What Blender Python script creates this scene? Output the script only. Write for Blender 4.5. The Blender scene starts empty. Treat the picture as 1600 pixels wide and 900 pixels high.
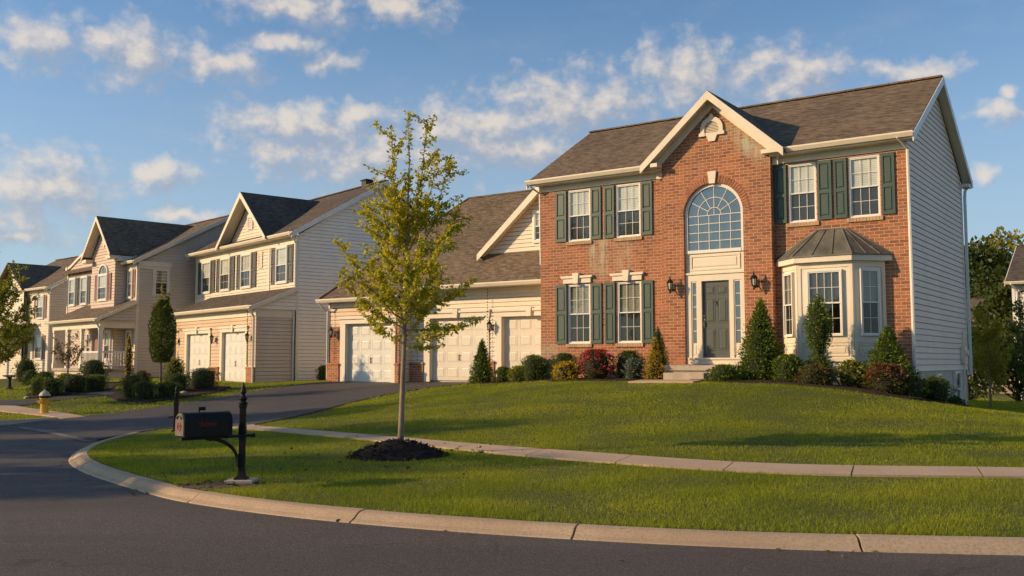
import bpy, math, random
import numpy as np
from mathutils import Vector, Matrix, noise
from mathutils.geometry import tessellate_polygon, delaunay_2d_cdt

random.seed(7); RNG = np.random.default_rng(11)
SC = bpy.context.scene
COL = SC.collection
R = math.radians
H_EYE = 1.6

# ------------------------------------------------------------------ helpers
def tag(o, label=None, cat=None, group=None, kind=None):
    if label: o['label'] = label
    if cat: o['category'] = cat
    if group: o['group'] = group
    if kind: o['kind'] = kind
    return o

def thing(name, label, cat, loc=(0, 0, 0), rz=0.0, group=None):
    o = bpy.data.objects.new(name, None)
    o.empty_display_size = 0.2
    COL.objects.link(o)
    o.location = loc; o.rotation_euler = (0, 0, rz)
    return tag(o, label, cat, group)

SPLIT = {'cornice', 'house_trim', 'door_jamb', 'brick_arch', 'rake_board', 'soffit', 'pent_end_wall', 'gable_trim', 'pent_trim', 'corner_board', 'garage_frieze', 'brick_base', 'pier_base', 'brick_pier', 'dormer_trim', 'garage_front_wall', 'garage_wall', 'curved_trim'}
class MB:
    def __init__(s): s.v = []; s.f = []
    def add(s, pts, faces):
        b = len(s.v); s.v.extend([tuple(p) for p in pts]); s.f.extend([tuple(b + i for i in f) for f in faces])
    def poly(s, pts): s.add(pts, [tuple(range(len(pts)))])
    def hexa(s, p):   # 8 points: bottom 4, top 4
        s.add(p, [(3, 2, 1, 0), (4, 5, 6, 7), (0, 1, 5, 4), (1, 2, 6, 5), (2, 3, 7, 6), (3, 0, 4, 7)])
    def box(s, x0, x1, y0, y1, z0, z1):
        s.hexa([(x0, y0, z0), (x1, y0, z0), (x1, y1, z0), (x0, y1, z0), (x0, y0, z1), (x1, y0, z1), (x1, y1, z1), (x0, y1, z1)])
    def mbox(s, m, a0, a1, z0, z1, d0, d1):
        s.hexa([m(a0, z0, d1), m(a1, z0, d1), m(a1, z0, d0), m(a0, z0, d0), m(a0, z1, d1), m(a1, z1, d1), m(a1, z1, d0), m(a0, z1, d0)])
    def frustum(s, m, a0, a1, z0, z1, d0, d1, inset):
        s.hexa([m(a0, z0, d0), m(a1, z0, d0), m(a1, z1, d0), m(a0, z1, d0),
                m(a0 + inset, z0 + inset, d1), m(a1 - inset, z0 + inset, d1), m(a1 - inset, z1 - inset, d1), m(a0 + inset, z1 - inset, d1)])
    def ring(s, m, a0, a1, z0, z1, w, d0, d1):
        s.mbox(m, a0, a1, z0, z0 + w, d0, d1); s.mbox(m, a0, a1, z1 - w, z1, d0, d1)
        s.mbox(m, a0, a0 + w, z0 + w, z1 - w, d0, d1); s.mbox(m, a1 - w, a1, z0 + w, z1 - w, d0, d1)
    def prism(s, m, outline, d0, d1):  # outline in (a,z), extruded along d
        n = len(outline)
        pts = [m(a, z, d0) for a, z in outline] + [m(a, z, d1) for a, z in outline]
        tri = tessellate_polygon([[Vector((a, z, 0)) for a, z in outline]])
        fs = [t for t in tri] + [tuple(n + i for i in t) for t in tri]
        fs += [(i, (i + 1) % n, n + (i + 1) % n, n + i) for i in range(n)]
        s.add(pts, fs)
    def slab(s, pts, t, axis=(0, 0, -1)):
        n = len(pts); a = Vector(axis) * t
        q = [Vector(p) for p in pts]; P = q + [p + a for p in q]
        s.add(P, [tuple(range(n)), tuple(reversed(range(n, 2 * n)))] + [(i, n + i, n + (i + 1) % n, (i + 1) % n) for i in range(n)])
    def plank(s, p0, p1, h, side):
        p0 = Vector(p0); p1 = Vector(p1); sd = Vector(side); z = Vector((0, 0, -h))
        s.hexa([p0 + z, p1 + z, p1 + z + sd, p0 + z + sd, p0, p1, p1 + sd, p0 + sd])
    def tube(s, pts, rad, n=8, cap=True):
        pts = [Vector(p) for p in pts]; k = len(pts)
        if not hasattr(rad, '__len__'): rad = [rad] * k
        b = len(s.v); prev = None
        for i, p in enumerate(pts):
            t = (pts[min(i + 1, k - 1)] - pts[max(i - 1, 0)])
            if t.length < 1e-9: t = Vector((0, 0, 1))
            t.normalize()
            if prev is None:
                x = t.orthogonal().normalized()
            else:
                x = prev - t * prev.dot(t)
                x = x.normalized() if x.length > 1e-6 else t.orthogonal().normalized()
            prev = x; y = t.cross(x)
            for j in range(n):
                a = 2 * math.pi * j / n
                s.v.append(tuple(p + (x * math.cos(a) + y * math.sin(a)) * rad[i]))
        for i in range(k - 1):
            for j in range(n):
                j2 = (j + 1) % n
                s.f.append((b + i * n + j, b + i * n + j2, b + (i + 1) * n + j2, b + (i + 1) * n + j))
        if cap:
            s.f.append(tuple(b + j for j in reversed(range(n)))); s.f.append(tuple(b + (k - 1) * n + j for j in range(n)))
    def lathe(s, prof, n=16, c=(0, 0, 0), sq=False):
        b = len(s.v); k = len(prof)
        for r, z in prof:
            for j in range(n):
                a = 2 * math.pi * (j + (.5 if sq else 0)) / n
                s.v.append((c[0] + r * math.cos(a), c[1] + r * math.sin(a), c[2] + z))
        for i in range(k - 1):
            for j in range(n):
                j2 = (j + 1) % n
                s.f.append((b + i * n + j, b + i * n + j2, b + (i + 1) * n + j2, b + (i + 1) * n + j))
        s.f.append(tuple(b + j for j in reversed(range(n)))); s.f.append(tuple(b + (k - 1) * n + j for j in range(n)))
    def pieces(s, tol=.04):
        par = list(range(len(s.v)))
        def find(i):
            while par[i] != i: par[i] = par[par[i]]; i = par[i]
            return i
        for f in s.f:
            r = find(f[0])
            for i in f[1:]: par[find(i)] = r
        isl = {}
        for f in s.f: isl.setdefault(find(f[0]), []).append(f)
        G = []
        for fs in isl.values():
            P = [s.v[i] for f in fs for i in f]
            G.append([[min(p[k] for p in P) for k in range(3)], [max(p[k] for p in P) for k in range(3)], fs])
        merged = True
        while merged:
            merged = False
            for i in range(len(G)):
                for j in range(i + 1, len(G)):
                    if all(G[i][0][k] <= G[j][1][k] + tol and G[j][0][k] <= G[i][1][k] + tol for k in range(3)):
                        a, b = G[i], G.pop(j); G[i] = [[min(x, y) for x, y in zip(a[0], b[0])], [max(x, y) for x, y in zip(a[1], b[1])], a[2] + b[2]]; merged = True; break
                if merged: break
        out = []
        for g in G:
            m = MB(); idx = {}
            for f in g[2]: m.f.append(tuple(idx.setdefault(i, len(idx)) for i in f))
            m.v = [s.v[i] for i in idx]; out.append(m)
        return out
    def build(s, name, mat, parent=None, smooth=False, bevel=0):
        if parent and name in SPLIT:
            ps = s.pieces()
            if len(ps) > 1: return [p.build1(name, mat, parent, smooth, bevel) for p in ps][0]
        return s.build1(name, mat, parent, smooth, bevel)
    def build1(s, name, mat, parent=None, smooth=False, bevel=0):
        me = bpy.data.meshes.new(name); me.from_pydata(s.v, [], s.f); me.update()
        if mat: me.materials.append(mat)
        if smooth:
            me.polygons.foreach_set('use_smooth', [True] * len(me.polygons))
        o = bpy.data.objects.new(name, me); COL.objects.link(o)
        if parent: o.parent = parent
        if bevel:
            md = o.modifiers.new('edge', 'BEVEL'); md.width = bevel; md.segments = 2; md.limit_method = 'ANGLE'
        return o

def fast_mesh(name, V, nper, mat, parent=None, F=None):
    """V (N,3); faces given as (M,k) index array F or consecutive runs of nper verts"""
    me = bpy.data.meshes.new(name)
    V = np.asarray(V, np.float32)
    if F is None: F = np.arange(len(V), dtype=np.int32).reshape(-1, nper)
    F = np.asarray(F, np.int32); k = F.shape[1]
    me.vertices.add(len(V)); me.vertices.foreach_set('co', V.ravel())
    me.loops.add(F.size); me.loops.foreach_set('vertex_index', F.ravel())
    me.polygons.add(len(F)); me.polygons.foreach_set('loop_start', np.arange(0, F.size, k, dtype=np.int32))
    me.polygons.foreach_set('loop_total', np.full(len(F), k, np.int32))
    me.update(calc_edges=True)
    if mat: me.materials.append(mat)
    o = bpy.data.objects.new(name, me); COL.objects.link(o)
    if parent: o.parent = parent
    return o

def wallmap(p0, p1):
    p0 = Vector(p0); t = (Vector(p1) - p0).normalized(); n = Vector((t.y, -t.x))
    return lambda a, z, d: (p0.x + t.x * a + n.x * d, p0.y + t.y * a + n.y * d, z)
def front(n0=0.0): return wallmap((0, n0), (1, n0))
def rside(u0): return wallmap((u0, 0), (u0, 1))
def lside(u0): return wallmap((u0, 0), (u0, -1))     # a = -n

def clip_band(poly, z0, z1):
    def cl(P, f):
        out = []
        for i in range(len(P)):
            a, b = P[i], P[(i + 1) % len(P)]; fa, fb = f(a), f(b)
            if fa >= 0: out.append(a)
            if (fa > 0 and fb < 0) or (fa < 0 and fb > 0):
                t = fa / (fa - fb); out.append((a[0] + (b[0] - a[0]) * t, a[1] + (b[1] - a[1]) * t))
        return out
    P = cl(poly, lambda p: p[1] - z0)
    return cl(P, lambda p: z1 - p[1]) if len(P) > 2 else []

def siding(mb, m, outline, e=.15, out=.018, base=0.0):
    zs = [p[1] for p in outline]; z = math.floor(min(zs) / e + 1e-6) * e; zt = max(zs)
    while z < zt - 1e-4:
        g = .13 * e
        P = clip_band(outline, z, z + e - g)
        if len(P) > 2:
            mb.poly([m(a, zz, base + out * (1 - .8 * (zz - z) / e)) for a, zz in P])
            bot = [p[0] for p in P if abs(p[1] - z) < 1e-5]
            if len(bot) >= 2:
                a0, a1 = min(bot), max(bot)
                mb.poly([m(a0, z, base - .03), m(a1, z, base - .03), m(a1, z, base + out), m(a0, z, base + out)])
        P = clip_band(outline, z + e - g, z + e)
        if len(P) > 2: mb.poly([m(a, zz, base - .025 if zz > z + e - g * .7 else base + .1 * out) for a, zz in P])
        z += e

def wall_holes(mb, m, outline, holes, depth, d=0.0):
    loops = [outline] + holes
    tri = tessellate_polygon([[Vector((a, z, 0)) for a, z in L] for L in loops])
    flat = [p for L in loops for p in L]
    mb.add([m(a, z, d) for a, z in flat], [t for t in tri])
    for L in holes:
        n = len(L)
        for i in range(n):
            (a0, z0), (a1, z1) = L[i], L[(i + 1) % n]
            mb.poly([m(a0, z0, d), m(a1, z1, d), m(a1, z1, d - depth), m(a0, z0, d - depth)])
def rect(a0, a1, z0, z1): return [(a0, z0), (a1, z0), (a1, z1), (a0, z1)]

# ------------------------------------------------------------------ materials
class NT:
    def __init__(s, tree): s.t = tree; s.n = tree.nodes; s.l = tree.links
    def new(s, typ, **kw):
        nd = s.n.new(typ)
        for k, v in kw.items():
            if k.startswith('i_'):
                key = k[2:]; key = int(key) if key.isdigit() else key.replace('_', ' ')
                s.set(nd, key, v)
            else: setattr(nd, k, v)
        return nd
    def set(s, nd, key, v):
        if isinstance(v, bpy.types.NodeSocket): s.l.new(v, nd.inputs[key])
        else: nd.inputs[key].default_value = v
    def math(s, op, a, b=None, c=None, clamp=False):
        nd = s.n.new('ShaderNodeMath'); nd.operation = op; nd.use_clamp = clamp
        s.set(nd, 0, a)
        if b is not None: s.set(nd, 1, b)
        if c is not None: s.set(nd, 2, c)
        return nd.outputs[0]
    def vmath(s, op, a, b=None, out=0):
        nd = s.n.new('ShaderNodeVectorMath'); nd.operation = op
        s.set(nd, 0, a)
        if b is not None: s.set(nd, 1, b)
        return nd.outputs[out]
    def mix(s, f, a, b, blend='MIX'):
        nd = s.n.new('ShaderNodeMix'); nd.data_type = 'RGBA'; nd.blend_type = blend; nd.clamp_factor = True
        s.set(nd, 0, f); s.set(nd, 6, a); s.set(nd, 7, b)
        return nd.outputs[2]
    def noise(s, vec, scale, detail=4, rough=.55):
        nd = s.n.new('ShaderNodeTexNoise'); s.set(nd, 'Scale', scale); s.set(nd, 'Detail', detail); s.set(nd, 'Roughness', rough)
        if vec is not None: s.set(nd, 'Vector', vec)
        return nd.outputs['Fac']
    def smooth(s, x, a, b, lo=0.0, hi=1.0):
        nd = s.n.new('ShaderNodeMapRange'); nd.interpolation_type = 'SMOOTHSTEP'
        s.set(nd, 0, x); s.set(nd, 1, a); s.set(nd, 2, b); s.set(nd, 3, lo); s.set(nd, 4, hi)
        return nd.outputs[0]
    def bump(s, h, strength, dist):
        nd = s.n.new('ShaderNodeBump'); s.set(nd, 'Strength', strength); s.set(nd, 'Distance', dist); s.set(nd, 'Height', h)
        return nd.outputs[0]
def c4(c): return (c[0], c[1], c[2], 1.0)

def new_mat(name):
    m = bpy.data.materials.new(name); m.use_nodes = True; m.node_tree.nodes.clear()
    return m, NT(m.node_tree)
def finish(nt, shader):
    o = nt.new('ShaderNodeOutputMaterial'); nt.l.new(shader, o.inputs[0])
def principled(nt, col, rough, normal=None, metal=0.0, spec=.4):
    p = nt.new('ShaderNodeBsdfPrincipled')
    nt.set(p, 'Base Color', col); nt.set(p, 'Roughness', rough); nt.set(p, 'Metallic', metal); nt.set(p, 'Specular IOR Level', spec)
    if normal is not None: nt.set(p, 'Normal', normal)
    return p.outputs[0]
def objco(nt): return nt.new('ShaderNodeTexCoord').outputs['Object']

def plain(name, col, rough=.6, var=.12, scale=3.0, metal=0.0, bump=0.0, bscale=60, spec=.4, streak=True):
    m, nt = new_mat(name); co = objco(nt)
    v = nt.vmath('MULTIPLY', co, (1, 1, .35 if streak else 1))
    n1 = nt.noise(v, scale, 6, .6); n2 = nt.noise(co, scale * 14, 3, .6)
    f = nt.math('ADD', nt.math('MULTIPLY', n1, .7), nt.math('MULTIPLY', n2, .3))
    f = nt.smooth(f, .3, .7)
    lo = tuple(c * (1 - var) for c in col); hi = tuple(min(1, c * (1 + var)) for c in col)
    cc = nt.mix(f, c4(lo), c4(hi))
    nrm = nt.bump(nt.noise(co, bscale, 5, .6), .6, bump) if bump else None
    finish(nt, principled(nt, cc, rough, nrm, metal, spec)); return m

def brick_mat(name, stain=True):
    m, nt = new_mat(name); co = objco(nt)
    sx = nt.new('ShaderNodeSeparateXYZ'); nt.l.new(co, sx.inputs[0])
    u = nt.math('ADD', sx.outputs[0], sx.outputs[1]); z = sx.outputs[2]
    wob = nt.math('MULTIPLY', nt.math('SUBTRACT', nt.noise(co, 9, 2), .5), .012)
    cv = nt.new('ShaderNodeCombineXYZ'); nt.set(cv, 0, u); nt.set(cv, 1, nt.math('ADD', z, wob))
    def br(c1, c2, mo):
        b = nt.new('ShaderNodeTexBrick'); nt.set(b, 'Vector', cv.outputs[0]); nt.set(b, 'Color1', c4(c1)); nt.set(b, 'Color2', c4(c2)); nt.set(b, 'Mortar', c4(mo))
        nt.set(b, 'Scale', 1.0); nt.set(b, 'Mortar Size', .0075); nt.set(b, 'Mortar Smooth', .25); nt.set(b, 'Bias', -.1)
        nt.set(b, 'Brick Width', .235); nt.set(b, 'Row Height', .085); return b
    b = br((.385, .150, .074), (.185, .070, .038), (.53, .405, .285))
    big = nt.noise(co, .9, 5, .6); fine = nt.noise(co, 26, 4, .7)
    col = nt.mix(nt.smooth(fine, .35, .75), b.outputs['Color'], (.43, .20, .105, 1), 'MIX')
    col = nt.mix(.35, b.outputs['Color'], col)
    col = nt.mix(nt.smooth(big, .35, .7), col, nt.mix(1.0, col, (1.18, 1.08, 1.0, 1), 'MULTIPLY'))
    if stain:
        def bump1(x, c, w): return nt.smooth(nt.math('ABSOLUTE', nt.math('SUBTRACT', x, c)), w, w * .15)
        # pale bloom of salts under the upper windows, by the gable and low at the corner
        s1 = nt.math('MULTIPLY', nt.math('MAXIMUM', nt.math('MAXIMUM', bump1(u, 2.22, .3), bump1(u, 1.85, .22)), nt.math('MULTIPLY', bump1(u, 2.9, .5), .55)), bump1(z, 4.75, .95))
        s2 = nt.math('MULTIPLY', bump1(nt.math('ADD', u, z), 13.95, .55), bump1(z, 7.5, .85))
        s3 = nt.math('MULTIPLY', bump1(u, .35, .9), bump1(z, 1.75, .6))
        st = nt.math('MAXIMUM', nt.math('MAXIMUM', s1, nt.math('MULTIPLY', s2, 1.15)), nt.math('MULTIPLY', s3, .6))
        st = nt.math('MULTIPLY', st, nt.smooth(nt.noise(nt.vmath('MULTIPLY', co, (1, 1, .16)), 8, 5, .65), .36, .66))
        col = nt.mix(nt.math('MULTIPLY', st, .75), col, (.47, .50, .36, 1))
    nrm = nt.bump(nt.math('ADD', nt.math('MULTIPLY', nt.math('SUBTRACT', 1.0, b.outputs['Fac']), 1.0), nt.math('MULTIPLY', fine, .35)), .8, .012)
    finish(nt, principled(nt, col, .88, nrm, 0, .25)); return m

def shingle_mat(name, c1, c2, c3, row=.085):
    m, nt = new_mat(name); co = objco(nt)
    sx = nt.new('ShaderNodeSeparateXYZ'); nt.l.new(co, sx.inputs[0])
    cv = nt.new('ShaderNodeCombineXYZ'); nt.set(cv, 0, nt.math('ADD', sx.outputs[0], sx.outputs[1])); nt.set(cv, 1, sx.outputs[2])
    b = nt.new('ShaderNodeTexBrick'); nt.set(b, 'Vector', cv.outputs[0]); nt.set(b, 'Color1', c4(c1)); nt.set(b, 'Color2', c4(c2)); nt.set(b, 'Mortar', c4([x * .45 for x in c1]))
    nt.set(b, 'Scale', 1.0); nt.set(b, 'Mortar Size', .007); nt.set(b, 'Mortar Smooth', .6); nt.set(b, 'Brick Width', .31); nt.set(b, 'Row Height', row); nt.set(b, 'Bias', 0.0)
    v = nt.vmath('MULTIPLY', cv.outputs[0], (2.2, 9, 1))
    patch = nt.noise(v, 1.6, 5, .65); big = nt.noise(co, .55, 4, .6)
    col = nt.mix(nt.smooth(patch, .4, .68), b.outputs['Color'], c4(c3))
    col = nt.mix(nt.smooth(big, .35, .7), col, nt.mix(1.0, col, (.78, .78, .8, 1), 'MULTIPLY'))
    gr = nt.noise(co, 160, 2, .6)
    nrm = nt.bump(nt.math('ADD', nt.math('MULTIPLY', nt.math('SUBTRACT', 1.0, b.outputs['Fac']), .8), nt.math('ADD', nt.math('MULTIPLY', gr, .25), nt.math('MULTIPLY', patch, .5))), .7, .016)
    finish(nt, principled(nt, col, .93, nrm, 0, .15)); return m

def leaf_mat(name, cols, trans=.35, rough=.5, patch=1.2, share=.4, macro=False):
    m, nt = new_mat(name)
    g = nt.new('ShaderNodeNewGeometry'); co = objco(nt)
    rp = nt.new('ShaderNodeValToRGB'); els = rp.color_ramp.elements
    els[0].position = 0; els[0].color = c4(cols[0]); els[1].position = 1; els[1].color = c4(cols[-1])
    for i, c in enumerate(cols[1:-1]):
        e = els.new((i + 1) / (len(cols) - 1)); e.color = c4(c)
    f = nt.math('ADD', nt.math('MULTIPLY', g.outputs['Random Per Island'], 1 - share), nt.math('MULTIPLY', nt.smooth(nt.noise(co, patch, 4, .65), .3, .7), share))
    nt.l.new(f, rp.inputs[0]); leafc = rp.outputs[0]
    if macro:   # mown turf: broad worn and lush areas
        a1 = nt.smooth(nt.noise(nt.vmath('MULTIPLY', co, (.5, 1.4, 1)), .55, 4, .6), .32, .68)
        leafc = nt.mix(a1, nt.mix(1.0, leafc, (.72, .78, .8, 1), 'MULTIPLY'), nt.mix(1.0, leafc, (1.2, 1.12, 1.05, 1), 'MULTIPLY'))
        a2 = nt.smooth(nt.noise(co, 2.3, 5, .7), .60, .75); leafc = nt.mix(nt.math('MULTIPLY', a2, .25), leafc, (.33, .27, .07, 1))
    d = nt.new('ShaderNodeBsdfPrincipled'); nt.l.new(leafc, d.inputs['Base Color']); nt.set(d, 'Roughness', rough); nt.set(d, 'Specular IOR Level', .25)
    t = nt.new('ShaderNodeBsdfTranslucent'); nt.l.new(nt.mix(1.0, leafc, (1.35, 1.25, .6, 1), 'MULTIPLY'), t.inputs[0])
    mx = nt.new('ShaderNodeMixShader'); mx.inputs[0].default_value = trans
    nt.l.new(d.outputs[0], mx.inputs[1]); nt.l.new(t.outputs[0], mx.inputs[2]); finish(nt, mx.outputs[0]); return m

def glass_mat(name, tint, refl, rough=.02):
    m, nt = new_mat(name); co = objco(nt)
    tr = nt.new('ShaderNodeBsdfTransparent'); tr.inputs[0].default_value = c4(tint)
    gl = nt.new('ShaderNodeBsdfGlossy'); gl.inputs['Roughness'].default_value = rough; gl.inputs[0].default_value = (.9, .93, .9, 1)
    nt.l.new(nt.bump(nt.noise(co, 1.7, 2, .5), .25, .02), gl.inputs['Normal'])
    fr = nt.new('ShaderNodeLayerWeight'); fr.inputs[0].default_value = .5
    f = nt.math('ADD', nt.math('MULTIPLY', nt.math('POWER', fr.outputs['Facing'], 4.0), .6), refl, clamp=True)
    mx = nt.new('ShaderNodeMixShader'); nt.l.new(f, mx.inputs[0]); nt.l.new(tr.outputs[0], mx.inputs[1]); nt.l.new(gl.outputs[0], mx.inputs[2])
    finish(nt, mx.outputs[0]); return m

def blind_mat(name, a, b, pitch):
    m, nt = new_mat(name); co = objco(nt)
    sx = nt.new('ShaderNodeSeparateXYZ'); nt.l.new(co, sx.inputs[0])
    w = nt.math('FRACT', nt.math('DIVIDE', sx.outputs[2], pitch))
    f = nt.smooth(w, .15, .75)
    n = nt.noise(co, 1.3, 2)
    col = nt.mix(f, c4(a), c4(b)); col = nt.mix(nt.smooth(n, .3, .7), col, nt.mix(1.0, col, (.8, .8, .8, 1), 'MULTIPLY'))
    finish(nt, principled(nt, col, .7, None, 0, .2)); return m

def ground_mat(name, cols, scale, rough=.95, bump=.02, bscale=30, fleck=None, worn=False):
    m, nt = new_mat(name); co = objco(nt)
    big = nt.smooth(nt.noise(co, scale, 6, .62), .3, .7); fine = nt.noise(co, bscale, 5, .7)
    col = nt.mix(big, c4(cols[0]), c4(cols[1]))
    col = nt.mix(nt.smooth(fine, .42, .7), col, c4(cols[2]))
    if fleck:
        vo = nt.new('ShaderNodeTexVoronoi'); nt.set(vo, 'Vector', co); nt.set(vo, 'Scale', fleck[0])
        wn = nt.new('ShaderNodeTexWhiteNoise'); nt.l.new(vo.outputs['Position'], wn.inputs['Vector'])
        col = nt.mix(nt.math('MULTIPLY', nt.smooth(wn.outputs[0], .5, 1), fleck[2]), col, c4(fleck[1]))
    if worn:   # old asphalt: hairline cracks, oil spots and polished or patched areas
        wco = nt.vmath('ADD', co, nt.vmath('MULTIPLY', nt.vmath('SUBTRACT', nt.new('ShaderNodeTexNoise', i_Vector=co, i_Scale=1.2, i_Detail=4.0).outputs['Color'], (.5, .5, .5)), (.9, .9, 0)))
        cr = nt.new('ShaderNodeTexVoronoi', feature='DISTANCE_TO_EDGE'); nt.set(cr, 'Vector', nt.vmath('MULTIPLY', wco, (1, 1, 0))); nt.set(cr, 'Scale', .33)
        crack = nt.math('MULTIPLY', nt.smooth(cr.outputs['Distance'], .006, .001), nt.smooth(nt.noise(co, .45, 3), .46, .58))
        col = nt.mix(nt.math('MULTIPLY', crack, .4), col, (.018, .016, .015, 1))
        oil = nt.smooth(nt.noise(co, 1.1, 3, .5), .66, .76); col = nt.mix(nt.math('MULTIPLY', oil, .45), col, (.03, .026, .024, 1))
        lane = nt.smooth(nt.noise(nt.vmath('MULTIPLY', co, (.16, .9, 1)), .8, 3, .55), .38, .64); col = nt.mix(nt.math('MULTIPLY', lane, .55), col, nt.mix(1.0, col, (1.38, 1.33, 1.3, 1), 'MULTIPLY'))
    finish(nt, principled(nt, col, rough, nt.bump(fine, .8, bump), 0, .3)); return m

M = {}
M['brick'] = brick_mat('red_brick'); M['brick_plain'] = brick_mat('pier_brick', False)
M['sill_brick'] = plain('tan_sill_brick', (.46, .30, .17), .85, .25, 6, bump=.006)
M['arch_brick'] = plain('arch_brick', (.36, .15, .085), .88, .35, 9, bump=.006)
M['trim'] = plain('cream_trim', (.74, .64, .49), .55, .06, 2)
M['vinyl'] = plain('white_vinyl', (.76, .71, .63), .4, .05, 2)
M['white_metal'] = plain('white_downpipe', (.70, .66, .58), .4, .08, 2)
M['shutter'] = plain('green_shutter_paint', (.060, .090, .070), .42, .15, 3)
M['shutter_dark'] = plain('dark_shutter_paint', (.085, .08, .07), .45, .15, 3)
M['shutter_red'] = plain('brown_red_shutter_paint', (.26, .12, .09), .5, .15, 3)
M['door'] = plain('grey_green_door_paint', (.085, .092, .078), .4, .12, 2)
M['brass'] = plain('worn_brass', (.55, .42, .2), .35, .2, 5, metal=.9)
M['bronze'] = plain('dark_bronze', (.03, .024, .02), .45, .3, 8, metal=.5)
M['roof'] = shingle_mat('brown_shingle', (.175, .125, .083), (.115, .083, .057), (.245, .185, .125))
M['roof2'] = shingle_mat('grey_brown_shingle', (.125, .098, .075), (.08, .065, .052), (.165, .132, .10))
M['copper'] = plain('weathered_copper', (.165, .15, .115), .5, .4, 2.5, metal=.25)
M['siding_grey'] = plain('pale_grey_siding', (.86, .65, .50), .55, .06, 1)
M['siding_cream'] = plain('cream_siding', (.71, .60, .455), .55, .06, 1)
M['siding_white'] = plain('white_siding', (.88, .78, .64), .55, .05, 1)
M['siding_tan'] = plain('tan_siding', (.60, .42, .27), .55, .07, 1)
M['siding_beige'] = plain('beige_siding', (.63, .51, .385), .55, .07, 1)
M['siding_pink'] = plain('warm_beige_siding', (.56, .43, .335), .55, .07, 1)
M['garage_door'] = plain('cream_garage_door', (.68, .60, .485), .5, .05, 1.5)
M['garage_door_white'] = plain('white_garage_door', (.68, .65, .57), .5, .05, 1.5)
M['foundation'] = plain('foundation_concrete', (.60, .45, .33), .9, .12, 2, bump=.006)
M['stone'] = plain('stoop_concrete', (.42, .34, .26), .88, .18, 3, bump=.006)
M['glass'] = glass_mat('window_glass', (.88, .91, .89), .08)
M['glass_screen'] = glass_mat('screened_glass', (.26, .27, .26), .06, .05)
M['glass_sky'] = glass_mat('reflective_glass', (.5, .54, .52), .22)
M['blind'] = blind_mat('pale_blind', (.62, .60, .52), (.82, .79, .70), .05)
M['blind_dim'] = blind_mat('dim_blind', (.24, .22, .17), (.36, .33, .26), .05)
M['room'] = plain('dim_interior', (.05, .05, .047), .8, .3, 2)  # dark of the unlit rooms put into a flat colour
M['room_blue'] = plain('unlit_room_grey', (.13, .145, .13), .8, .2, 1)  # dimness of the room behind the arched window put into a grey
M['asphalt'] = ground_mat('asphalt', [(.066, .052, .043), (.086, .069, .058), (.053, .043, .036)], .35, .85, .006, 90, (110, (.19, .16, .14), .6), True)
M['blacktop'] = ground_mat('driveway_blacktop', [(.050, .044, .041), (.076, .065, .058), (.043, .038, .036)], .5, .8, .005, 70, (120, (.13, .12, .12), .5), True)
M['kerb'] = ground_mat('kerb_concrete', [(.43, .30, .185), (.52, .375, .24), (.34, .24, .15)], .9, .9, .006, 40)
M['walk'] = ground_mat('walk_concrete', [(.48, .335, .22), (.56, .405, .27), (.41, .29, .19)], .8, .9, .004, 40)
M['seam'] = ground_mat('worn_seam', [(.15, .13, .12), (.20, .18, .16), (.09, .08, .08)], 2, .9, .004, 20)
M['soil'] = ground_mat('turf_soil', [(.08, .095, .012), (.11, .125, .014), (.065, .075, .012)], .5, 1, .03, 24)
M['mulch'] = ground_mat('bark_mulch', [(.035, .022, .016), (.055, .034, .024), (.018, .012, .009)], 3, 1, .05, 28)
M['dry_soil'] = ground_mat('dry_soil', [(.10, .07, .045), (.15, .105, .07), (.06, .042, .03)], 3, 1, .03, 26)
M['black'] = plain('black_mailbox_paint', (.012, .010, .008), .6, .3, 6, spec=.22)
M['door_sunlit'] = plain('painted_sun_mailbox_door', (.14, .11, .08), .45, .3, 8)  # sunlight on the black mailbox door put in as a lighter tan
M['red'] = plain('faded_red_lettering', (.35, .02, .03), .6, .2, 20)
M['yellow'] = plain('hydrant_yellow', (.62, .36, .03), .45, .25, 8)
M['silver'] = plain('hydrant_bonnet_paint', (.50, .42, .32), .5, .25, 8)
M['bark'] = plain('grey_brown_bark', (.14, .105, .08), .95, .4, 10, bump=.01, bscale=40)
M['bark_dark'] = plain('dark_bark', (.06, .045, .035), .95, .4, 8, bump=.02, bscale=30)
M['bark_pale'] = plain('pale_bark', (.27, .195, .13), .9, .3, 10, bump=.01, bscale=40)
M['core'] = plain('inner_shade_core', (.022, .027, .010), .95, .4, 10)
M['lamp_glass'] = plain('frosted_lamp_glass', (.62, .55, .42), .25, .15, 8)

# leaves
M['lf_maple'] = leaf_mat('young_maple_leaf', [(0.25, 0.28, 0.016), (0.42, 0.42, 0.028), (0.58, 0.5, 0.05), (0.34, 0.35, 0.022)], .42)
M['lf_green'] = leaf_mat('mid_green_leaf', [(0.06, 0.1, 0.014), (0.11, 0.15, 0.02), (0.17, 0.19, 0.028)], .3)
M['lf_dark'] = leaf_mat('dark_green_leaf', [(0.045, 0.078, 0.014), (0.08, 0.12, 0.018), (0.125, 0.155, 0.024)], .22)
M['lf_street'] = leaf_mat('olive_street_leaf', [(0.15, 0.185, 0.016), (0.27, 0.28, 0.028), (0.38, 0.33, 0.04)], .4)
M['lf_shaded'] = leaf_mat('painted_shade_leaf', [(0.03, 0.05, 0.012), (0.06, 0.08, 0.016), (0.1, 0.115, 0.022)], .2)  # shade over the trees behind put into a darker leaf colour
M['lf_sunlit'] = leaf_mat('painted_sun_leaf', [(.28, .25, .03), (.42, .36, .045), (.55, .42, .06)], .45)  # golden sunlight on the young tree put into its leaf colour
M['lf_fall'] = leaf_mat('early_autumn_leaf', [(0.12, 0.15, 0.018), (0.24, 0.23, 0.028), (0.33, 0.23, 0.04)], .32)
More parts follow.
